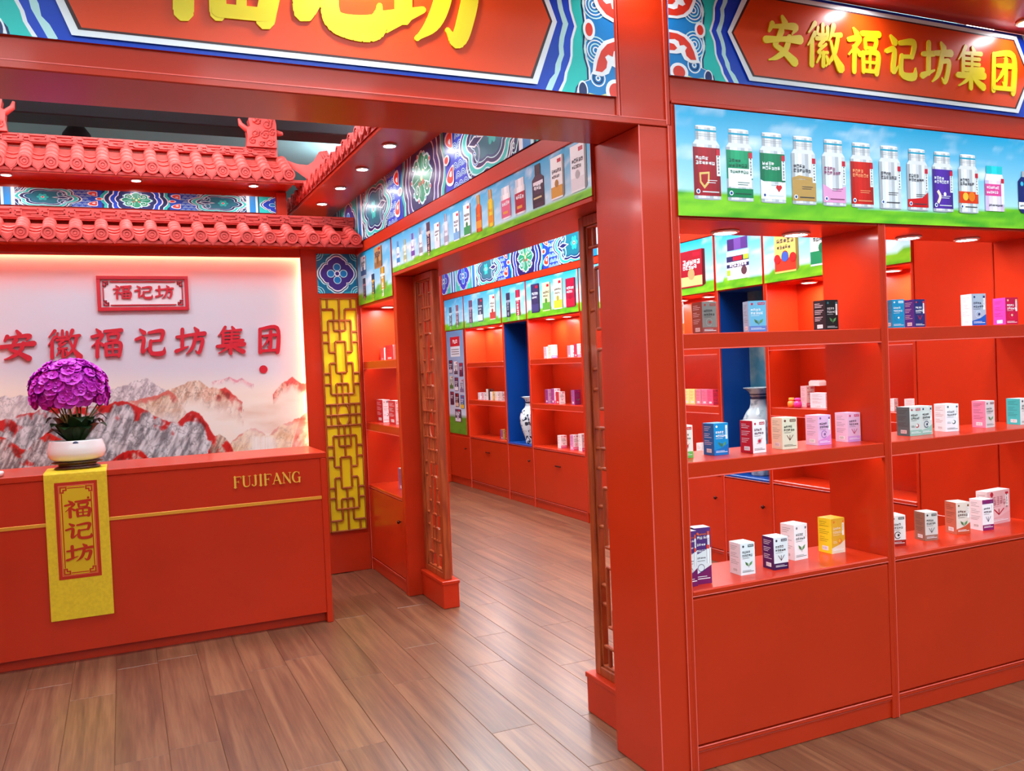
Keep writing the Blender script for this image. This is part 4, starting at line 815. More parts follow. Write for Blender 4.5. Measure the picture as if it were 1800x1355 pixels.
# ================================================================== MURAL AND RAISED LETTERS
def project(P):
    v = P-CAM; z = v@CF; return 900+FPX*(v@CR)/z, 677.5-FPX*(v@CU)/z
def paint_mural():
    nx, nz = 460, 330; Z0 = .74; X = np.linspace(MX0-.039, MX1+.039, nx+1); Z = np.linspace(Z0, MZ1+.039, nz+1)
    GX, GZ = np.meshgrid(X, Z); P = np.stack([GX, np.full_like(GX, 6.43), GZ], -1); x, y = project(P.reshape(-1, 3))
    L3 = lambda *c: np.array(lin(*c)[:3]); sst = lambda a, b2, t: (lambda k: k*k*(3-2*k))(np.clip((t-a)/(b2-a), 0, 1))
    mix = lambda a, b2, t: a+(b2-a)*t[:, None]
    C = np.tile(L3(214, 208, 218), (len(x), 1)); C = mix(C, L3(240, 176, 184), 1-sst(470, 535, y+18*fbm(x/30, y/30))); C = mix(C, L3(240, 226, 212), sst(640, 700, y)); C = mix(C, L3(244, 216, 214), sst(470, 540, x)*.7)  # pink at the sky's top paints in red light thrown back by the eave
    fog = fbm(x/60, y/22); C = mix(C, L3(214, 170, 140), np.clip((fog-.5)*3, 0, 1)*sst(680, 740, y)*sst(330, 420, x)*.8)
    def layer(pts, amp, cap, red, r1, r2, f0, f1, x0=-400, x1=900, seed=0.0, sc=1.0):
        nonlocal C
        xs, ys = zip(*pts); rg = np.interp(x, xs, ys)+(fbm(x/9+seed, x*0+seed, 3)-.5)*amp; d = y-rg
        rock = fbm((x+.45*y)/(4.5*sc)+seed, (y-.3*x)/(17*sc)+seed, 5); rd = np.abs(2*fbm((x-.2*y)/(7*sc)+seed*2, y/(9*sc), 3)-1)
        colr = mix(np.tile(L3(*r1), (len(x), 1)), L3(*r2), np.clip((rock-.32)*2.6, 0, 1)); colr = mix(colr, L3(*r1)*.4, np.clip(1-rd*9, 0, 1)*.7)
        if cap:
            k = 1-sst(cap*.5, cap*1.7, d+(fbm(x/16+seed, y/16)-.46)*cap*6.5); rr = mix(np.tile(L3(*red), (len(x), 1)), L3(*red)*.45, np.clip((.52-rock)*5, 0, 1)*sst(2, 9, d)); colr = colr+(rr-colr)*k[:, None]
        al = sst(0, 1.6, d)*(1-sst(f0, f1, d))*((x > x0) & (x < x1)); C = C+(colr-C)*al[:, None]
    layer([(370, 672), (390, 665), (402, 660), (416, 669), (425, 664), (434, 669), (448, 674)], 5, 2, (226, 150, 166), (228, 176, 182), (240, 214, 212), 2, 12, 372, 446, 1)
    layer([(478, 694), (500, 669), (514, 663), (530, 674), (560, 668)], 6, 9, (222, 96, 92), (226, 150, 130), (240, 206, 190), 9, 26, 480, 560, 2)
    layer([(250, 702), (300, 681), (330, 671), (350, 667), (366, 681), (396, 683), (410, 694), (428, 708)], 8, 0, (0, 0, 0), (206, 160, 134), (240, 222, 204), 26, 48, 252, 428, 3)
    layer([(350, 682), (372, 681), (396, 680), (412, 694), (428, 706)], 7, 9, (214, 74, 66), (214, 150, 120), (238, 210, 190), 16, 30, 356, 426, 4)
    layer([(-60, 705), (60, 692), (180, 690), (230, 673), (255, 663), (280, 680), (305, 694), (328, 728)], 8, 0, (0, 0, 0), (176, 160, 166), (232, 222, 222), 45, 95, -300, 330, 5)
    layer([(215, 706), (270, 696), (296, 684), (310, 698), (331, 728)], 6, 7, (214, 110, 96), (196, 150, 118), (240, 220, 196), 34, 60, 226, 332, 6)
    layer([(390, 798), (420, 762), (440, 752), (460, 757), (472, 768), (484, 752), (502, 742), (525, 734)], 8, 6, (206, 90, 66), (206, 156, 110), (238, 214, 176), 70, 120, 396, 540, 7)
    wf = sst(438, 446, x)*(1-sst(474, 486, x+(y-765)*-.25))*sst(763, 770, y); C = mix(C, L3(240, 236, 228), wf*(.55+.45*np.clip(vnoise(x/2.2, y/40)*1.6-.3, 0, 1)))
    layer([(508, 800), (520, 760), (528, 734), (540, 723), (560, 720)], 6, 14, (222, 70, 40), (226, 96, 70), (244, 190, 170), 90, 140, 506, 700, 8)
    mist = sst(0, 1, fbm(x/45+3, y/16+9)*1.3)*sst(690, 735, y)*(1-sst(770, 800, y)); C = mix(C, L3(240, 230, 224), mist*.55)
    layer([(-60, 745), (20, 735), (60, 722), (90, 712), (120, 706), (150, 716), (180, 712), (215, 702), (250, 716), (262, 724), (285, 738), (310, 745), (326, 728), (338, 721), (350, 725), (366, 746), (380, 772), (390, 806)], 8, 15, (200, 40, 38), (128, 122, 126), (226, 220, 222), 200, 300, -300, 392, 9, 1.25)
    mist = sst(.35, .8, fbm(x/38+1, y/20+4))*sst(765, 800, y)*(1-sst(200, 290, x)*(1-sst(380, 430, x))); C = mix(C, L3(236, 226, 222), mist*.6)
    layer([(366, 792), (376, 770), (385, 761), (396, 768), (408, 786), (417, 812)], 5, 12, (206, 40, 34), (150, 110, 96), (222, 196, 176), 90, 140, 366, 418, 10)
    layer([(-80, 760), (-10, 766), (10, 768), (30, 783), (48, 791), (60, 778), (85, 759), (100, 766), (150, 800)], 6, 16, (210, 44, 34), (136, 116, 116), (226, 212, 210), 200, 300, -300, 152, 11)
    layer([(170, 824), (205, 801), (225, 790), (246, 789), (258, 800), (274, 826)], 5, 18, (206, 36, 30), (120, 84, 76), (220, 190, 176), 120, 200, 170, 276, 12)
    me = bpy.data.meshes.new('printed_face'); me.from_pydata(P.reshape(-1, 3).tolist(), [], [(j*(nx+1)+i, j*(nx+1)+i+1, (j+1)*(nx+1)+i+1, (j+1)*(nx+1)+i) for j in range(nz) for i in range(nx)])
    a = me.color_attributes.new('Col', 'FLOAT_COLOR', 'POINT'); a.data.foreach_set('color', np.concatenate([np.clip(C, 0, 1), np.ones((len(x), 1))], 1).astype(np.float32).ravel()); me.update(); return me
mu = thing('landscape_mural', 'landscape mural of red-capped grey mountains in mist on the reception wall', 'mural', (.178, 6.43, .74))
part('board', MB().box(MX0-.039, 6.432, .74, MX1+.039, 6.45, MZ1+.039, 0), WHITE, mu, local=False)
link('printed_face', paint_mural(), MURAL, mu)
s = px_y(463, 649, 6.425); part('red_sun', MB().prism([(.029*math.cos(2*math.pi*k/24), .029*math.sin(2*math.pi*k/24)) for k in range(24)], (s[0], 6.428, s[2]), UY, UZ, (0, -.006, 0)), RLET, mu, 'red sun disc', local=False)
# light strip hidden behind the lip of the recess
cv = thing('cove_light', 'warm LED strip glowing round the edge of the mural recess', 'lamp', (.178, 6.41, MZ1))
part('led_strip', MB().box(MX0, 6.400, MZ1+.022, MX1, 6.412, MZ1+.030, .0005), COVE, cv, local=False); part('led_strip', MB().box(MX1+.022, 6.400, .95, MX1+.030, 6.412, MZ1, .0005), COVE, cv, local=False); part('led_strip', MB().box(MX0-.030, 6.400, .95, MX0-.022, 6.412, MZ1, .0005), COVE, cv, local=False)
for ch, x, z in zip('安徽福记坊集团', (-.578, -.311, -.0575, .213, .4715, .7397, 1.0016), (1.752, 1.752, 1.752, 1.752, 1.75, 1.75, 1.745)):
    sx = .165 if ch == '团' else .19
    single('raised_character', char_mb(CH[ch], (-sx/2, 0, -.095), UY, UZ, (0, .022, 0), sx, .19, 1.35, skew=.05), RLET, {'安': 'first red raised mural character, with a roof-like top', '徽': 'second and densest red raised mural character, above the flowers', '福': 'third red raised mural character, under the plaque edge', '记': 'fourth red raised mural character, under the plaque', '坊': 'fifth red raised mural character, between the plaque and the dense sixth', '集': 'sixth red raised mural character, with stacked bars over a tree shape', '团': 'last red raised mural character, boxed, above the red sun'}[ch], 'letter', (x, 6.406, z), 0, 'raised characters on the mural')
# framed plaque
pq = thing('name_plaque', 'small red framed plaque with three red characters high on the mural', 'plaque', (.187, 6.40, 1.962))
def fret_corner(mb, cx, cz, dx, dz, y0, y1, s):
    for (a, b2, c, d) in ((0, 0, 1, .22), (0, 0, .22, 1), (.78, 0, 1, .62), (.40, .40, 1, .62), (.40, .40, .62, 1.0), (0, .78, .62, 1.0)): mb.box(cx+dx*a*s, y0, cz+dz*b2*s, cx+dx*c*s, y1, cz+dz*d*s, .0008)
PX0, PX1, PZ0, PZ1 = -.1, .474, 1.963, 2.199
fm = MB().box(PX0, 6.395, PZ0, PX1, 6.428, PZ0+.024).box(PX0, 6.395, PZ1-.024, PX1, 6.428, PZ1).box(PX0, 6.395, PZ0+.024, PX0+.024, 6.428, PZ1-.024).box(PX1-.024, 6.395, PZ0+.024, PX1, 6.428, PZ1-.024); part('frame', fm, RLET, pq, local=False)
i0, i1, j0, j1 = PX0+.036, PX1-.036, PZ0+.036, PZ1-.036; im = MB().box(i0+.045, 6.41, j0, i1-.045, 6.428, j0+.007).box(i0+.045, 6.41, j1-.007, i1-.045, 6.428, j1).box(i0, 6.41, j0+.04, i0+.007, 6.428, j1-.04).box(i1-.007, 6.41, j0+.04, i1, 6.428, j1-.04)
for dx, cx in ((1, i0), (-1, i1)):
    for dz, cz in ((1, j0), (-1, j1)): fret_corner(im, cx, cz, dx, dz, 6.41, 6.428, .036)
part('fret_border', im, RLET, pq, local=False)
part('backing', MB().box(PX0+.01, 6.424, PZ0+.01, PX1-.01, 6.4285, PZ1-.01), mat('plaque_backing', (236, 222, 226), .4), pq, local=False)
for k, ch in enumerate('福记坊'): part('character', char_mb(CH[ch], (.187+(k-1)*.132-.056, 6.408, 2.045), UY, UZ, (0, .018, 0), .112, .09, 1.35), RLET, pq, 'red character '+ch, local=False)

# ================================================================== YELLOW LATTICE AND CARVED DOORWAY SCREENS
def lattice_bars():
    """bars of one half of the fret (u across 0..1, y down in source steps), mirrored below; last entry marks the axis"""
    H = []; T = lambda y: (y-465)/1024.0*.5
    hz = [(555, .0, .34), (555, .66, 1), (655, .17, .83), (745, .33, .67), (755, 0, .17), (755, .83, 1), (845, 0, .17), (845, .83, 1), (840, .35, .65), (1115, .35, .65), (935, .17, .35), (935, .65, .83), (1030, .17, .35), (1030, .65, .83), (1120, 0, .17), (1120, .83, 1), (1215, 0, .17), (1215, .83, 1), (1212, .33, .67), (1305, .17, .83), (1395, 0, 1)]
    vt = [(.16, 465, 555), (.5, 465, 655), (.84, 465, 555), (.34, 555, 655), (.66, 555, 655), (.17, 655, 935), (.83, 655, 935), (.33, 655, 745), (.5, 655, 745), (.67, 655, 745), (.5, 745, 840), (.35, 840, 1115), (.65, 840, 1115), (.17, 1030, 1305), (.83, 1030, 1305), (.5, 1115, 1212), (.33, 1212, 1305), (.5, 1212, 1305), (.67, 1212, 1305), (.33, 1305, 1395), (.5, 1305, 1395), (.67, 1305, 1395), (.14, 1395, 1489), (.32, 1395, 1489), (.68, 1395, 1489), (.86, 1395, 1489)]
    out = []
    for y, a, b2 in hz: out += [('h', T(y), a, b2), ('h', 1-T(y), a, b2)]
    for u, a, b2 in vt:
        if b2 == 1489: out.append(('v', u, T(a), 1-T(a)))
        else: out += [('v', u, T(a), T(b2)), ('v', u, 1-T(b2), 1-T(a))]
    out.append(('h', .5, 0, 1)); return out
def lattice(t, x0, z0, w, h, y0, y1, bw, m, shared={}):
    for k in lattice_bars():
        mb = MB()
        if k[0] == 'h': z = z0+(1-k[1])*h; mb.box(x0+k[2]*w, y0, z-bw/2, x0+k[3]*w, y1, z+bw/2, bw*.28)
        else: x = x0+k[1]*w; mb.box(x-bw/2, y0+.0008, z0+(1-k[3])*h, x+bw/2, y1, z0+(1-k[2])*h, bw*.28)
        part('lattice_bar', mb, m, t)
    n = 22; part('lattice_ring', MB().tube([(x0+w*.5+w*.17*math.cos(2*math.pi*i/n), (y0+y1)/2, z0+h*.5+w*.33*math.sin(2*math.pi*i/n)) for i in range(n+1)], bw*.45, 8), m, t)
lp = thing('lattice_panel', 'tall yellow panel with brown fretwork between the mural and the side shelf', 'panel', (1.372, YR, .308))
LW, LH = .274, 1.729
part('yellow_backing', MB().box(0, -.004, 0, LW, 0, LH, .001), YEL, lp)
fr = MB().box(0, -.018, 0, LW, -.004, .010, .002).box(0, -.018, LH-.010, LW, -.004, LH, .002).box(0, -.018, 0, .010, -.004, LH, .002).box(LW-.010, -.018, 0, LW, -.004, LH, .002); part('frame', fr, BAR, lp)
lattice(lp, .008, .008, LW-.016, LH-.016, -.020, -.004, .0145, BAR)
def screen(label, y_hi, y_lo):
    """carved screen in the doorway; local x runs towards the camera, local y into the inner room"""
    W = y_hi-y_lo; t = thing('carved_screen', label, 'screen', (1.79, y_hi, .172), -math.pi/2, 'carved doorway screens'); H = 1.925; f = .042; d = .046
    part('frame', MB().box(0, 0, 0, f, d, H, .003).box(W-f, 0, 0, W, d, H, .003).box(f, 0, 0, W-f, d, f*.9, .003).box(f, 0, H-f, W-f, d, H, .003), WOOD, t)
    part('inner_bead', MB().box(f, .010, f*.9, f+.010, d-.010, H-f, .002).box(W-f-.010, .010, f*.9, W-f, d-.010, H-f, .002).box(f, .010, f*.9, W-f, d-.010, f*.9+.010, .002).box(f, .010, H-f-.010, W-f, d-.010, H-f, .002), WOOD, t)
    lattice(t, f+.008, f*.9+.008, W-2*f-.016, H-1.9*f-.016, .014, .032, .014, WOOD)
screen('carved reddish wood screen on the doorway side near the yellow lattice', 5.454, 5.075)
screen('carved reddish wood screen right behind the front column', 3.21, 2.862)
single('plinth_block', MB().box(1.763, 5.045, 0, 1.869, 5.4545, .17, .004).box(1.758, 5.04, .15, 1.874, 5.4545, .172, .003), RED, 'low red block under the screen next to the side shelf', 'block')
single('plinth_block', MB().box(1.763, 2.8605, 0, 1.869, 3.242, .17, .004).box(1.758, 2.8605, .15, 1.874, 3.247, .172, .003), RED, 'low red block under the screen behind the front column', 'block')

# ================================================================== RECEPTION COUNTER
ct = thing('reception_counter', 'long red reception counter with a gold line and gold Latin lettering', 'counter', (.17, 5.17, 0))
YC = 5.17
part('front_panel', MB().box(-.76, YC, .062, 1.07, YC+.03, .985, .002), RED, ct, local=False); part('worktop', MB().box(-.78, YC-.004, .985, 1.108, YC+.52, 1.02, .004), RED, ct, local=False)
part('end_panel', MB().box(1.07, YC-.004, 0, 1.105, YC+.5, .985, .003), RED, ct, local=False); part('end_panel', MB().box(-.795, YC-.004, 0, -.76, YC+.5, .985, .003), RED, ct, local=False)
part('toe_kick', MB().box(-.76, YC+.05, 0, 1.07, YC+.07, .08, .001), RED, ct, local=False); part('gold_line', MB().box(-.76, YC-.003, .742, 1.07, YC+.001, .761, .001), GOLD, ct, local=False)
x = .572
for ch in 'FUJIFANG':
    k = .062/100; part('letter', char_mb(LAT[ch], (x, YC-.006, .856), UY, UZ, (0, .007, 0), 100*k*1.0, 100*k, 1.0, flip=False), GOLDL, ct, 'gold letter '+ch, local=False); x += LATW[ch]*k*.86+.0085
# cloth banner
bn = thing('table_runner', 'yellow cloth runner with a red framed emblem hanging down the counter front', 'banner', (-.23, YC, .24))
YF = YC-.010; bx0, bx1 = -.381, -.079
pts = [(YC+.30, 1.0225), (YC+.10, 1.0225), (YC+.02, 1.0225), (YC-.004, 1.021), (YF+.001, 1.014), (YF, 1.0), (YF, .7), (YF-.001, .45), (YF, .24)]
V = [(xx, p[0], p[1]) for p in pts for xx in np.linspace(bx0, bx1, 7)]; F = [(j*7+i, j*7+i+1, (j+1)*7+i+1, (j+1)*7+i) for j in range(len(pts)-1) for i in range(6)]
o = len(V); V2 = [(a, b2+.0015 if c < 1.0 else b2, c-.0 if c < 1.0 else c-.0018) for a, b2, c in V]; rim = [0*7+i for i in range(7)]
part('cloth', MB().add(V+V2, F+[tuple(k+o for k in f[::-1]) for f in F]), YCLOTH, bn, local=False)
A = Art(.204, .515); RB = (184, 44, 18); YB2 = (212, 176, 26); PK = (240, 130, 90)
A.rect(0, 0, .204, .515, RB, 1); A.rect(.017, .017, .187, .498, PK, 2); A.rect(.0195, .0195, .1845, .4955, RB, 3); A.rect(.022, .022, .182, .493, YB2, 4)
for (a, b2, c, d) in ((.06, .029, .144, .034), (.06, .481, .144, .486), (.029, .06, .034, .455), (.17, .06, .175, .455)): A.rect(a, b2, c, d, RB, 5)
for cx, dx in ((.024, 1), (.18, -1)):
    for cy, dy in ((.024, 1), (.491, -1)):
        for (a, b2, c, d) in ((0, 0, 1, .2), (0, 0, .2, 1), (.8, 0, 1, .62), (.38, .42, 1, .62), (.38, .42, .58, 1.0), (0, .8, .58, 1.0)): A.rect(*[q for q in (min(cx+dx*a*.034, cx+dx*c*.034), min(cy+dy*b2*.034, cy+dy*d*.034), max(cx+dx*a*.034, cx+dx*c*.034), max(cy+dy*b2*.034, cy+dy*d*.034))], RB, 6)
for k, ch in enumerate('福记坊'): char_art(A, CH[ch], .042, .325-.118*k, .125, .092, RB, 7, 1.35)
A.disc(.158, .425, .006, RB, 8, 12)
cm = A.to(CM(), (-.333, YF-.0015, .455), UY, UZ); link('printed_emblem', cm.mesh('printed_emblem'), CARD, bn)['label'] = 'red framed emblem with three characters'

# potted orchids
FX, FY = -.225, 5.345
single('wooden_stand', MB().lathe([(.085, 0), (.098, .004), (.092, .014), (.078, .020), (.082, .030), (.104, .034), (.108, .040), (.10, .044), (.02, .045)], n=28, sx=1.2, sy=.8), DARKW, 'dark carved oval stand under the white flower bowl', 'stand', (FX, FY, 1.0228))
po = thing('potted_orchid', 'magenta orchids massed in a white bowl on the counter', 'potted plant', (FX, FY, 1.068))
part('bowl', MB().lathe([(.085, 0), (.115, .004), (.137, .020), (.146, .045), (.143, .075), (.133, .105), (.130, .112), (.122, .113), (.12, .10)], n=36, sx=1.0, sy=.72), WHITE, po); part('emblem', MB().lathe([(.011, 0), (.012, .002), (.001, .003)], n=14, sx=1.2), mat('navy_enamel', (34, 44, 86), .3), po).matrix_basis = Matrix.Translation((0, -.0945, .098)) @ Matrix.Rotation(math.pi/2-.1, 4, 'X')
part('moss', MB().lathe([(.12, 0), (.08, .012), (.01, .018)], cz=.095, n=24, sy=.72), SOILM, po)
R = random.Random(11)
for k in range(16):
    a = 2*math.pi*k/16+R.uniform(-.2, .2); L = R.uniform(.13, .2); rise = R.uniform(.07, .16); V = []; F = []
    for i in range(8):
        s = i/7; r = .03+L*s*.75; z = .10+rise*math.sin(s*2.2); wd = .05*math.sin(math.pi*min(1, s*.93+.07))**.7+.003
        for q in (-1, 0, 1): V.append((r*math.cos(a)-q*wd*math.sin(a), (r*math.sin(a)+q*wd*math.cos(a))*.75, z-(.006 if q == 0 else 0)))
    for i in range(7):
        for q in range(2): F.append((i*3+q, i*3+q+1, (i+1)*3+q+1, (i+1)*3+q))
    part('leaf', MB().add(V, F, True), LEAF, po)
for k in range(14):
    a = 2*math.pi*k/14; r = R.uniform(.04, .15); part('stem', MB().tube([(.03*math.cos(a), .02*math.sin(a), .10), (.05*math.cos(a), .04*math.sin(a), .2), (r*math.cos(a), r*.7*math.sin(a), .31)], .004, 6), STEMM, po)
fm = MB()
for j in range(5):
    a = 2*math.pi*j/5+math.pi/2; wd, ln = (.026, .036) if j in (1, 4) else (.017, .034); V = [(0, 0, 0)]; n = 9
    for i in range(n):
        s = i/(n-1); u = ln*(.15+.85*math.sin(math.pi*s*.5+.0)) if False else None
    ring = [(ln*(.5-.5*math.cos(math.pi*s))*1.0, wd*math.sin(math.pi*s)**.8) for s in [i/8 for i in range(9)]]
    pts = [(q[0], q[1], .008*(q[0]/ln)**2) for q in ring]+[(q[0], -q[1], .008*(q[0]/ln)**2) for q in ring[::-1][1:-1]]
    fm.add([(p[0]*math.cos(a)-p[1]*math.sin(a), p[0]*math.sin(a)+p[1]*math.cos(a), p[2]) for p in pts]+[(ln*.5*math.cos(a), ln*.5*math.sin(a), -.003)], [(i, (i+1) % len(pts), len(pts)) for i in range(len(pts))], True)
fm.sphere((0, 0, .006), .007, 8, 5)
fme = fm.mesh('flower', False); fme.materials.append(PETAL)
GA = math.pi*(3-math.sqrt(5)); NF = 270
for k in range(NF):
    zc = 1-1.42*(k+.5)/NF; rr = math.sqrt(max(0, 1-zc*zc)); th = k*GA+R.uniform(-.15, .15); n = Vector((rr*math.cos(th), rr*math.sin(th), zc)); j = R.uniform(.90, 1.05)
    o = bpy.data.objects.new('flower', fme); COL.objects.link(o); o.parent = po; o.location = (-.02+n.x*.19*j, n.y*.145*j, .385+n.z*.165*j)
    d = Vector((n.x, n.y, n.z*.9+.15)).normalized(); o.rotation_euler = (d.to_track_quat('Z', 'Y') @ Matrix.Rotation(R.uniform(0, 6.28), 3, 'Z').to_quaternion()).to_euler(); q = R.uniform(.78, 1.08); o.scale = (q, q, q)
single('white_cup', MB().lathe([(.03, 0), (.05, .003), (.055, .02), (.05, .028), (.02, .03)], n=20), WHITE, 'small white dish at the far end of the counter', 'dish', (-.62, 5.24, 1.0205))

# ================================================================== CARTONS
def carton(label, P, z, w, d, h, deg, front, side, acc=(60, 60, 70), style=0, txt=(60, 60, 66), top=None, group=None, seed=1, bottom=None, slant=False):
    """folding carton: near vertical edge at P, front face along local x, side face along local y"""
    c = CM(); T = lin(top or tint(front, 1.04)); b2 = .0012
    fc, sc = lin(front), lin(side); q = [(0, 0), (w, 0), (w, d), (0, d)]
    lo = [(x, y, .0) for x, y in q]; hi = [(x, y, h) for x, y in q]
    c.add([lo[0], lo[1], hi[1], hi[0]], fc); c.add([lo[3], lo[0], hi[0], hi[3]], sc); c.add([lo[1], lo[2], hi[2], hi[1]], sc); c.add([lo[2], lo[3], hi[3], hi[2]], fc)
    c.add(hi, T); c.add(lo[::-1], T)
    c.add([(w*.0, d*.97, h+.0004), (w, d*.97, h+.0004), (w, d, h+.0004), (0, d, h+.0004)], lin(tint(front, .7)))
    A = Art(w, h, .00025); W = w
    if bottom:
        if style == 1: A.poly([(0, 0), (W, 0), (W, h*.36), (W*.6, h*.24), (0, h*.16)], bottom, 1)
        elif style == 2: A.rect(0, 0, W, h*.42, bottom, 1)
        elif style == 3: A.rect(0, 0, W, h*.18, bottom, 1); A.rect(0, h*.86, W, h, bottom, 1)
        else: A.rect(0, 0, W, h*.2, bottom, 1)
    A.disc(W*.2, h*.9, W*.07, tint(acc, 1.0), 2, 10)
    if style % 2 == 0: A.rect(W*.52, h*.865, W*.92, h*.945, acc, 2); A.glyphs(W*.56, h*.885, W*.075, 4, front, 3, seed)
    else: A.rect(W*.8, h*.5, W*.93, h*.93, (246, 246, 246), 2); A.rect(W*.8, h*.86, W*.93, h*.93, acc, 3); A.glyphs(W*.83, h*.8, W*.06, 5, (90, 90, 96), 3, seed, 1.3, True)
    A.glyphs(W*.12, h*.68, W*.13, 4, txt, 3, seed+1); A.glyphs(W*.12, h*.57, W*.13, 5, txt, 3, seed+2); A.rect(W*.12, h*.52, W*.6, h*.53, txt, 3)
    em = seed % 5; lt = tint(front, 1.15) if sum(front) < 600 else tint(acc, 1.2)
    if slant:
        A.poly([(0, h*.17), (W, h*.33), (W, h*.64), (0, h*.52)], (232, 234, 238), 4); A.glyphs(W*.1, h*.45, W*.1, 5, (50, 44, 60), 5, seed); A.rect(W*.1, h*.41, W*.6, h*.418, (50, 44, 60), 5); A.arcs(W*.35, h*.29, W*.2, 1, W*.03, (60, 50, 80), 5, a0=0, a1=2*math.pi)
        A.rect(W*.72, h*.36, W*.9, h*.62, (246, 246, 248), 6); A.rect(W*.72, h*.62, W*.9, h*.69, (224, 60, 40), 6); A.rect(W*.72, h*.36, W*.735, h*.62, (60, 50, 70), 7); A.rect(W*.885, h*.36, W*.9, h*.62, (60, 50, 70), 7)
        A.glyphs(W*.15, h*.8, W*.16, 2, (240, 236, 240), 5, 3); A.glyphs(W*.55, h*.8, W*.16, 2, (240, 236, 240), 5, 6); A.glyphs(W*.2, h*.87, W*.1, 5, (226, 110, 40), 5, 9)
    elif em == 0: A.disc(W*.5, h*.36, W*.17, tint(front, .82), 2, 14, h*.09); A.disc(W*.5, h*.36, W*.11, acc, 3, 12, h*.055); A.line([(W*.3, h*.28), (W*.5, h*.33), (W*.7, h*.45)], W*.03, lt, 4)
    elif em == 1:
        for q in (-1, 1): A.poly([(W*(.55+q*.02), h*.26), (W*(.55+q*.2), h*.32), (W*(.55+q*.26), h*.42), (W*(.55+q*.08), h*.37)], tint((90, 150, 90), 1.0 if q > 0 else .8), 3)
        A.line([(W*.55, h*.22), (W*.55, h*.36)], W*.02, (90, 110, 80), 4)
    elif em == 2: A.arcs(W*.45, h*.36, W*.2, 1, W*.045, lt, 3, a0=.4, a1=5.6); A.disc(W*.5, h*.36, W*.08, acc, 4, 12)
    elif em == 3: A.line([(W*.3, h*.44), (W*.5, h*.28), (W*.72, h*.44)], W*.035, acc, 3, smooth=0); A.line([(W*.5, h*.28), (W*.5, h*.44)], W*.03, tint(acc, .8), 4, smooth=0)
    else: A.disc(W*.62, h*.34, W*.14, acc, 3, 14, h*.075); A.disc(W*.58, h*.35, W*.09, tint(front, 1.1), 4, 12, h*.05); A.rect(W*.12, h*.3, W*.4, h*.315, txt, 3); A.rect(W*.12, h*.34, W*.36, h*.352, txt, 3)
    A.rect(W*.1, h*.09, W*.9, h*.105, txt if not bottom else WHT, 3); A.rect(W*.1, h*.13, W*.7, h*.14, txt if not bottom else WHT, 3)
    A.to(c, (0, 0, 0), (1, 0, 0), UZ)
    B = Art(d, h, .00025); st = tint(side, .7) if sum(side) > 330 else (236, 232, 236)
    for k in range(11):
        if k % 4 != 3: B.rect(d*.12, h*(.88-.055*k), d*(.5+.38*((k*37+seed) % 10)/10), h*(.894-.055*k), st, 2)
    B.rect(d*.3, h*.08, d*.75, h*.2, (246, 246, 246), 2)
    for k in range(7): B.rect(d*(.34+.052*k), h*.1, d*(.355+.052*k), h*.18, (70, 70, 76), 3)
    B.to(c, (0, d, 0), UX, UZ)
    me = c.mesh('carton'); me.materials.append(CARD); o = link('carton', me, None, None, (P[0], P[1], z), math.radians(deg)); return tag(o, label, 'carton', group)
G1, G2, G3 = 'cartons on the top front shelf', 'cartons on the middle front shelf', 'cartons on the bottom front shelf'
ZT, ZM, ZB = 1.5801, 1.1201, .6602
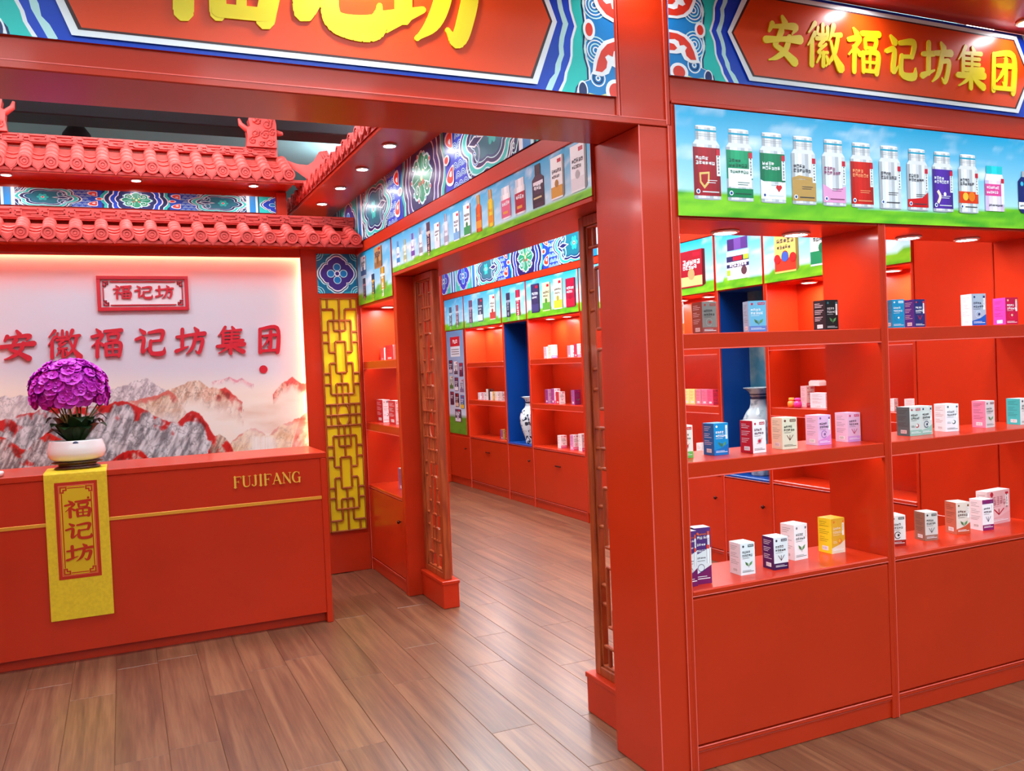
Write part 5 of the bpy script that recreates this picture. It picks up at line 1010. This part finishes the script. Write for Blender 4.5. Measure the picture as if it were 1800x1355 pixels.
# label, P, size, height, angle, front, side, accent, style, text, bottom
for L, P, s, h, a, f, sd, ac, st, tx, bt, z, g in [
 ('white and orange carton half hidden by the column, top front shelf', (1.862, 2.66), .052, .12, 0, (240, 238, 230), (236, 230, 220), (226, 130, 30), 1, (90, 80, 70), (226, 140, 40), ZT, G1),
 ('grey and brown carton on the top front shelf', (1.982, 2.64), .066, .119, -2, (128, 126, 122), (148, 84, 74), (170, 60, 50), 0, (60, 56, 56), (150, 70, 64), ZT, G1),
 ('light blue carton on the top front shelf', (2.190, 2.63), .068, .119, -21.5, (110, 186, 220), (150, 200, 226), (210, 40, 70), 0, WHT, (96, 130, 200), ZT, G1),
 ('black carton on the top front shelf', (2.603, 2.66), .067, .123, 0, (24, 26, 28), (40, 34, 40), (40, 120, 130), 1, (200, 200, 200), None, ZT, G1),
 ('teal blue carton on the top front shelf next to the divider', (2.937, 2.63), .052, .119, -23, (22, 140, 190), (40, 150, 200), (220, 240, 250), 0, WHT, None, ZT, G1),
 ('purple and navy carton on the top front shelf', (3.112, 2.67), .058, .122, -5, (34, 44, 110), (84, 50, 150), (210, 40, 60), 1, WHT, None, ZT, G1),
 ('tall white and navy carton on the top front shelf', (3.442, 2.65), .070, .142, -14.5, (170, 184, 204), (236, 234, 240), (40, 60, 120), 1, (60, 66, 90), (30, 90, 190), ZT, G1),
 ('magenta carton on the top front shelf', (3.676, 2.66), .070, .125, -8.5, (190, 20, 70), (190, 60, 160), (236, 196, 150), 1, WHT, None, ZT, G1),
 ('pale green and white carton half hidden by the column, middle front shelf', (1.893, 2.68), .052, .122, -6, (232, 236, 226), (226, 230, 220), (200, 40, 50), 0, (80, 96, 80), (110, 190, 90), ZM, G2),
 ('bright blue carton on the middle front shelf', (2.036, 2.667), .067, .121, -.5, (22, 140, 204), (40, 110, 180), (240, 246, 250), 1, WHT, (20, 110, 190), ZM, G2),
 ('crimson-sided white carton on the middle front shelf', (2.184, 2.624), .067, .124, 4, (238, 236, 238), (186, 30, 46), (196, 30, 60), 0, (90, 20, 60), None, ZM, G2),
 ('beige carton on the middle front shelf', (2.351, 2.65), .069, .123, -5.5, (216, 214, 190), (232, 222, 192), (110, 60, 50), 0, (70, 70, 60), None, ZM, G2),
 ('pink and lilac carton with a tall white tag on the middle front shelf', (2.544, 2.661), .069, .120, 0, (222, 180, 218), (232, 196, 226), (130, 90, 150), 1, (70, 60, 80), (214, 140, 206), ZM, G2),
 ('pink carton with a red tag beside the divider, middle front shelf', (2.712, 2.67), .069, .119, -1, (226, 186, 216), (236, 206, 230), (210, 40, 90), 0, (90, 70, 90), (210, 150, 214), ZM, G2),
 ('grey-green carton with a dark side panel, middle front shelf', (3.056, 2.662), .069, .123, -1, (200, 212, 208), (96, 124, 126), (190, 50, 70), 0, (50, 60, 62), (150, 190, 176), ZM, G2),
 ('grey-green carton pressed against its dark-sided twin, middle front shelf', (3.1265, 2.664), .066, .123, -1, (204, 214, 210), (190, 200, 196), (40, 60, 90), 1, (50, 60, 62), (150, 190, 176), ZM, G2),
 ('white carton with a line drawing on the middle front shelf', (3.302, 2.686), .069, .121, -10, (228, 234, 240), (246, 246, 248), (80, 100, 110), 1, (110, 120, 130), None, ZM, G2),
 ('rose-sided grey carton on the middle front shelf', (3.558, 2.685), .066, .121, 3.5, (208, 204, 206), (226, 140, 172), (120, 60, 70), 0, (90, 90, 90), None, ZM, G2),
 ('white carton with a turquoise side on the middle front shelf', (3.771, 2.67), .074, .120, -6, (222, 226, 226), (70, 190, 190), (60, 70, 80), 0, (60, 60, 66), None, ZM, G2),
 ('white carton with a blue footer on the bottom front shelf', (2.113, 2.632), .067, .121, -1, (226, 236, 240), (240, 240, 244), (60, 66, 74), 0, (60, 66, 80), None, ZB, G3),
 ('dark purple and white carton on the bottom front shelf', (2.269, 2.627), .068, .125, -2.5, (226, 232, 236), (72, 34, 92), (70, 60, 76), 0, (40, 40, 50), (60, 24, 76), ZB, G3),
 ('tall plain white carton on the bottom front shelf', (2.441, 2.703), .073, .143, 4, (234, 238, 240), (244, 244, 246), (120, 120, 130), 1, (90, 96, 100), None, ZB, G3),
 ('golden yellow carton on the bottom front shelf', (2.643, 2.708), .074, .144, 1, (220, 170, 50), (240, 214, 40), (226, 120, 50), 1, (236, 220, 190), (230, 220, 200), ZB, G3),
 ('white and brown-red carton half hidden by the divider, bottom front shelf', (2.937, 2.671), .069, .130, -14, (232, 232, 230), (226, 226, 224), (50, 44, 44), 0, (70, 60, 60), (150, 34, 26), ZB, G3),
 ('bronze-sided grey carton on the bottom front shelf', (3.137, 2.669), .065, .122, -9.5, (206, 204, 200), (150, 112, 92), (50, 50, 56), 0, (70, 66, 66), (150, 110, 96), ZB, G3),
 ('red-gold carton with a striped side on the bottom front shelf', (3.349, 2.684), .071, .141, -11.5, (216, 206, 196), (196, 110, 84), (120, 90, 60), 1, (80, 60, 56), (190, 80, 50), ZB, G3),
 ('white carton with a purple swoosh on the bottom front shelf', (3.505, 2.674), .068, .138, -3, (234, 234, 238), (242, 240, 244), (80, 60, 110), 3, (70, 60, 80), (130, 30, 100), ZB, G3)]:
    carton(L, P, z, s, s, h, a, f, sd, ac, st, tx, None, g, int(P[0]*1000) % 97, bt)
for L, P, w, a, h in (('tall purple carton standing against the column, bottom front shelf', (1.845, 2.602), .047, 0, .203), ('tall purple carton with an open flap, bottom front shelf', (1.894, 2.617), .066, -7, .208)):
    carton(L, P, ZB, w, .05, h, a, (86, 48, 120), (70, 40, 104), (230, 90, 40), 1, (240, 236, 240), (196, 200, 206), G3, 5, (120, 30, 96), True)
carton('large pink and white gift carton at the back of the bottom front shelf', (3.619, 2.735), ZB, .17, .055, .155, 4, (226, 186, 190), (236, 226, 226), (190, 40, 60), 1, (190, 120, 130), (240, 236, 238), G3, 8, (222, 170, 176))
# far cabinets
G4 = 'small cartons in the far cabinets'
W1, PK1 = (244, 240, 240), (226, 90, 140)
for nm, row in (('%s on the top board after the first blue niche', [(7.93, 1.5355, .12, W1, (210, 190, 200)), (7.83, 1.5355, .135, W1, (240, 226, 200)), (7.42, 1.5355, .115, (240, 224, 230), (226, 160, 180)), (7.29, 1.5355, .125, W1, (200, 60, 90))]),
                ('%s on the middle board after the first blue niche', [(7.94, 1.0805, .14, (196, 150, 190), (150, 60, 130)), (7.80, 1.0805, .15, (240, 236, 240), (170, 70, 140)), (7.70, 1.0805, .12, W1, (210, 60, 70)), (7.38, 1.0805, .14, (140, 30, 100), (160, 90, 150))]),
                ('%s on the lowest board after the first blue niche', [(7.70, .6405, .125, W1, W1), (7.44, .6405, .145, (240, 236, 240), (224, 150, 200)), (7.27, .6405, .165, W1, W1)]),
                ('%s on the middle board beside the product chart', [(9.76, 1.0805, .085, W1, (236, 220, 224)), (9.64, 1.0805, .085, (240, 236, 236), (226, 180, 190)), (9.50, 1.0805, .13, (70, 50, 40), (236, 230, 224)), (9.38, 1.0805, .10, (230, 200, 120), W1), (9.24, 1.0805, .10, W1, (236, 224, 210)), (9.12, 1.0805, .10, W1, (220, 200, 190))]),
                ('%s on the lowest board beside the product chart', [(9.12, .6405, .11, (226, 190, 60), (150, 90, 150)), (8.99, .6405, .125, (120, 20, 30), (110, 24, 30))])):
    for y, z, h, f, sd in row:
        carton(nm % (('white' if sum(f) > 690 else 'dark' if sum(f) < 300 else 'tinted')+(' tall' if h > .128 else '')+' carton'), (3.965, y-.068), z, .068, .068, h, 0, f, sd, (190, 60, 90), 0, (110, 90, 100), None, G4, int(y*100) % 89, PK1 if sum(f) > 690 and h > .12 else None)
for k, (y, f, sd) in enumerate(((5.545, (236, 220, 110), (240, 230, 150)), (5.475, (236, 216, 100), (240, 226, 140)), (5.40, (226, 150, 176), (226, 130, 150)), (5.325, (226, 150, 176), (226, 120, 150)), (5.255, (226, 80, 120), (230, 90, 130)))):
    carton(('yellow' if k < 2 else 'pink')+' carton in the row on the far middle shelf before the second blue niche', (3.965, y-.066), 1.1355, .05, .066, .112, 0, f, sd, (120, 90, 90), 0, (130, 80, 90), None, 'row of yellow and pink cartons', k, (240, 150, 130) if k in (2, 3) else None)
for k, y in enumerate((5.41, 5.335)): carton('tall white carton with blue and red letters before the second niche', (3.965, y-.066), .6605, .066, .066, .18, 0, W1, W1, (60, 90, 170), 1, (190, 50, 60), None, 'white pair before the second niche', 40+k, (120, 150, 210))
carton('tall pink and white carton behind the little jars on the far shelf', (3.99, 4.265), 1.1425, .07, .05, .135, 0, (236, 220, 214), (236, 200, 206), (222, 50, 90), 0, (210, 70, 100), None, G4, 3, (226, 90, 120))
carton('wide white carton beside the little jars on the far shelf', (3.96, 4.07), 1.1425, .06, .13, .095, 0, (232, 230, 236), (228, 226, 232), (90, 90, 110), 0, (110, 110, 130), None, G4, 4, None)
carton('white carton with a red square at the end of the far jar shelf', (3.97, 3.405), 1.1425, .05, .085, .07, 0, W1, (246, 240, 240), (214, 40, 70), 0, (220, 60, 80), None, G4, 5, None)
carton('slim white carton behind the divider on the far jar shelf', (3.97, 3.56), 1.1425, .03, .03, .07, 0, W1, W1, (200, 60, 90), 1, (120, 90, 90), None, G4, 6, None)
carton('tall slim white carton leaning at the end of the far bottom shelf', (3.99, 3.372), .6655, .03, .03, .17, 0, W1, W1, (200, 60, 90), 1, (150, 120, 120), None, G4, 7, None)
for y, c, lab in ((4.345, (240, 150, 60), 'orange'), (4.29, (226, 60, 150), 'magenta')):
    t = thing('jar', 'little '+lab+' jar in front of the pink carton on the far shelf', 'jar', (3.94, y, 1.1425)); m = mat('jar_'+lab, c, .25)
    part('glass', MB().lathe([(.015, 0), (.024, .004), (.026, .02), (.024, .036), (.014, .042), (.013, .046)], n=16), m, t); part('lid', MB().lathe([(.017, .046), (.018, .048), (.018, .06), (.015, .062), (.002, .063)], n=16), mat('jar_lid_'+lab, tint(c, 1.12), .3), t)
single('white_case', MB().prism([(-.045, 0), (.045, 0), (.045, .02), (.02, .035), (-.03, .035), (-.045, .025)], (0, -.045, 0), (0, -1, 0), UZ, (.07, 0, 0)), WHITE, 'rounded white case lying on the tall pink carton on the far shelf', 'case', (3.992, 4.242, 1.2795))
# side shelf by the yellow lattice
G5 = 'cartons on the side shelf'
carton('small red and white carton on the top board of the side shelf', (1.80, 6.235), 1.5605, .042, .1, .095, 0, (244, 244, 246), (216, 110, 110), (90, 150, 140), 0, (120, 120, 120), None, G5, 1, None)
carton('red and pink carton pair member nearer the lattice, top board of the side shelf', (1.79, 5.97), 1.5605, .055, .2, .108, 0, (232, 200, 204), (206, 60, 70), (196, 40, 60), 1, (190, 80, 90), None, G5, 2, None)
carton('red and pink carton pair member nearer the jamb, top board of the side shelf', (1.79, 5.76), 1.5605, .055, .2, .108, 0, (232, 204, 206), (224, 130, 136), (196, 40, 60), 1, (190, 80, 90), None, G5, 3, None)
carton('tall red and white gift carton nearer the lattice, middle board of the side shelf', (1.755, 6.18), 1.1075, .055, .17, .165, 0, (246, 244, 246), (196, 36, 40), (120, 130, 140), 0, (200, 160, 160), None, G5, 4, None)
carton('tall red and white gift carton nearer the jamb, middle board of the side shelf', (1.755, 5.86), 1.1075, .055, .17, .165, 0, (246, 240, 242), (200, 50, 56), (206, 40, 60), 0, (200, 120, 120), None, G5, 5, None)
carton('blue, red and white carton on the sill of the side shelf', (1.775, 5.80), .6455, .052, .13, .15, 0, (220, 232, 224), (150, 90, 130), (40, 60, 130), 1, (110, 130, 120), None, G5, 6, (40, 60, 130))

# vases
def vase(label, x, y, z, h, r, m, bands):
    t = thing('vase', label, 'vase', (x, y, z))
    prof = [(.52, 0), (.56, .01), (.54, .05), (.62, .14), (.84, .30), (.99, .47), (1.0, .55), (.93, .64), (.74, .72), (.54, .77), (.47, .82), (.47, .90), (.55, .95), (.80, .985), (.86, 1.0), (.80, 1.0), (.46, .96), (.40, .9)]
    part('body', MB().lathe([(a*r, b2*h) for a, b2 in prof], n=36), m, t)
    for z0, z1, rr in bands: part('painted_band', MB().lathe([(rr*r, z0*h), (rr*r*1.012, z0*h+.001), (rr*r*1.012, z1*h), (rr*r, z1*h+.001)], n=36), mat('cobalt_band', (44, 52, 78), .2, coat=.4), t)
    return t
vase('small blue and white porcelain vase in the first blue niche', 4.0, 8.36, .6405, .50, .125, VASE, [(.86, .89, .475)])
pw = mat('celadon_porcelain', (206, 220, 222), .14, coat=.5); noisy(pw, (110, 130, 138), (176, 192, 194), 14, detail=5, lo=.36, hi=.5)
vase('large pale porcelain vase with a dark necklace band in the second blue niche', 4.004, 4.735, .6605, .605, .12, pw, [(.87, .90, .475), (.915, .93, .52)])

# a dark round fitting hanging from the hall ceiling behind the roof ridge
hl = thing('hanging_lamp', 'dark hanging lamp with a pale rim behind the upper roof ridge', 'lamp', (-.22, 8.3, 3.53))
part('shade', MB().lathe([(.12, 0), (.125, .01), (.11, .08), (.06, .15), (.02, .17)], n=24), GREYD, hl); part('rim', MB().lathe([(.122, 0), (.13, .004), (.13, .014), (.122, .016)], n=24), CHROME, hl); part('rod', MB().box(-.008, -.008, .165, .008, .008, .37, .001), GREYD, hl)
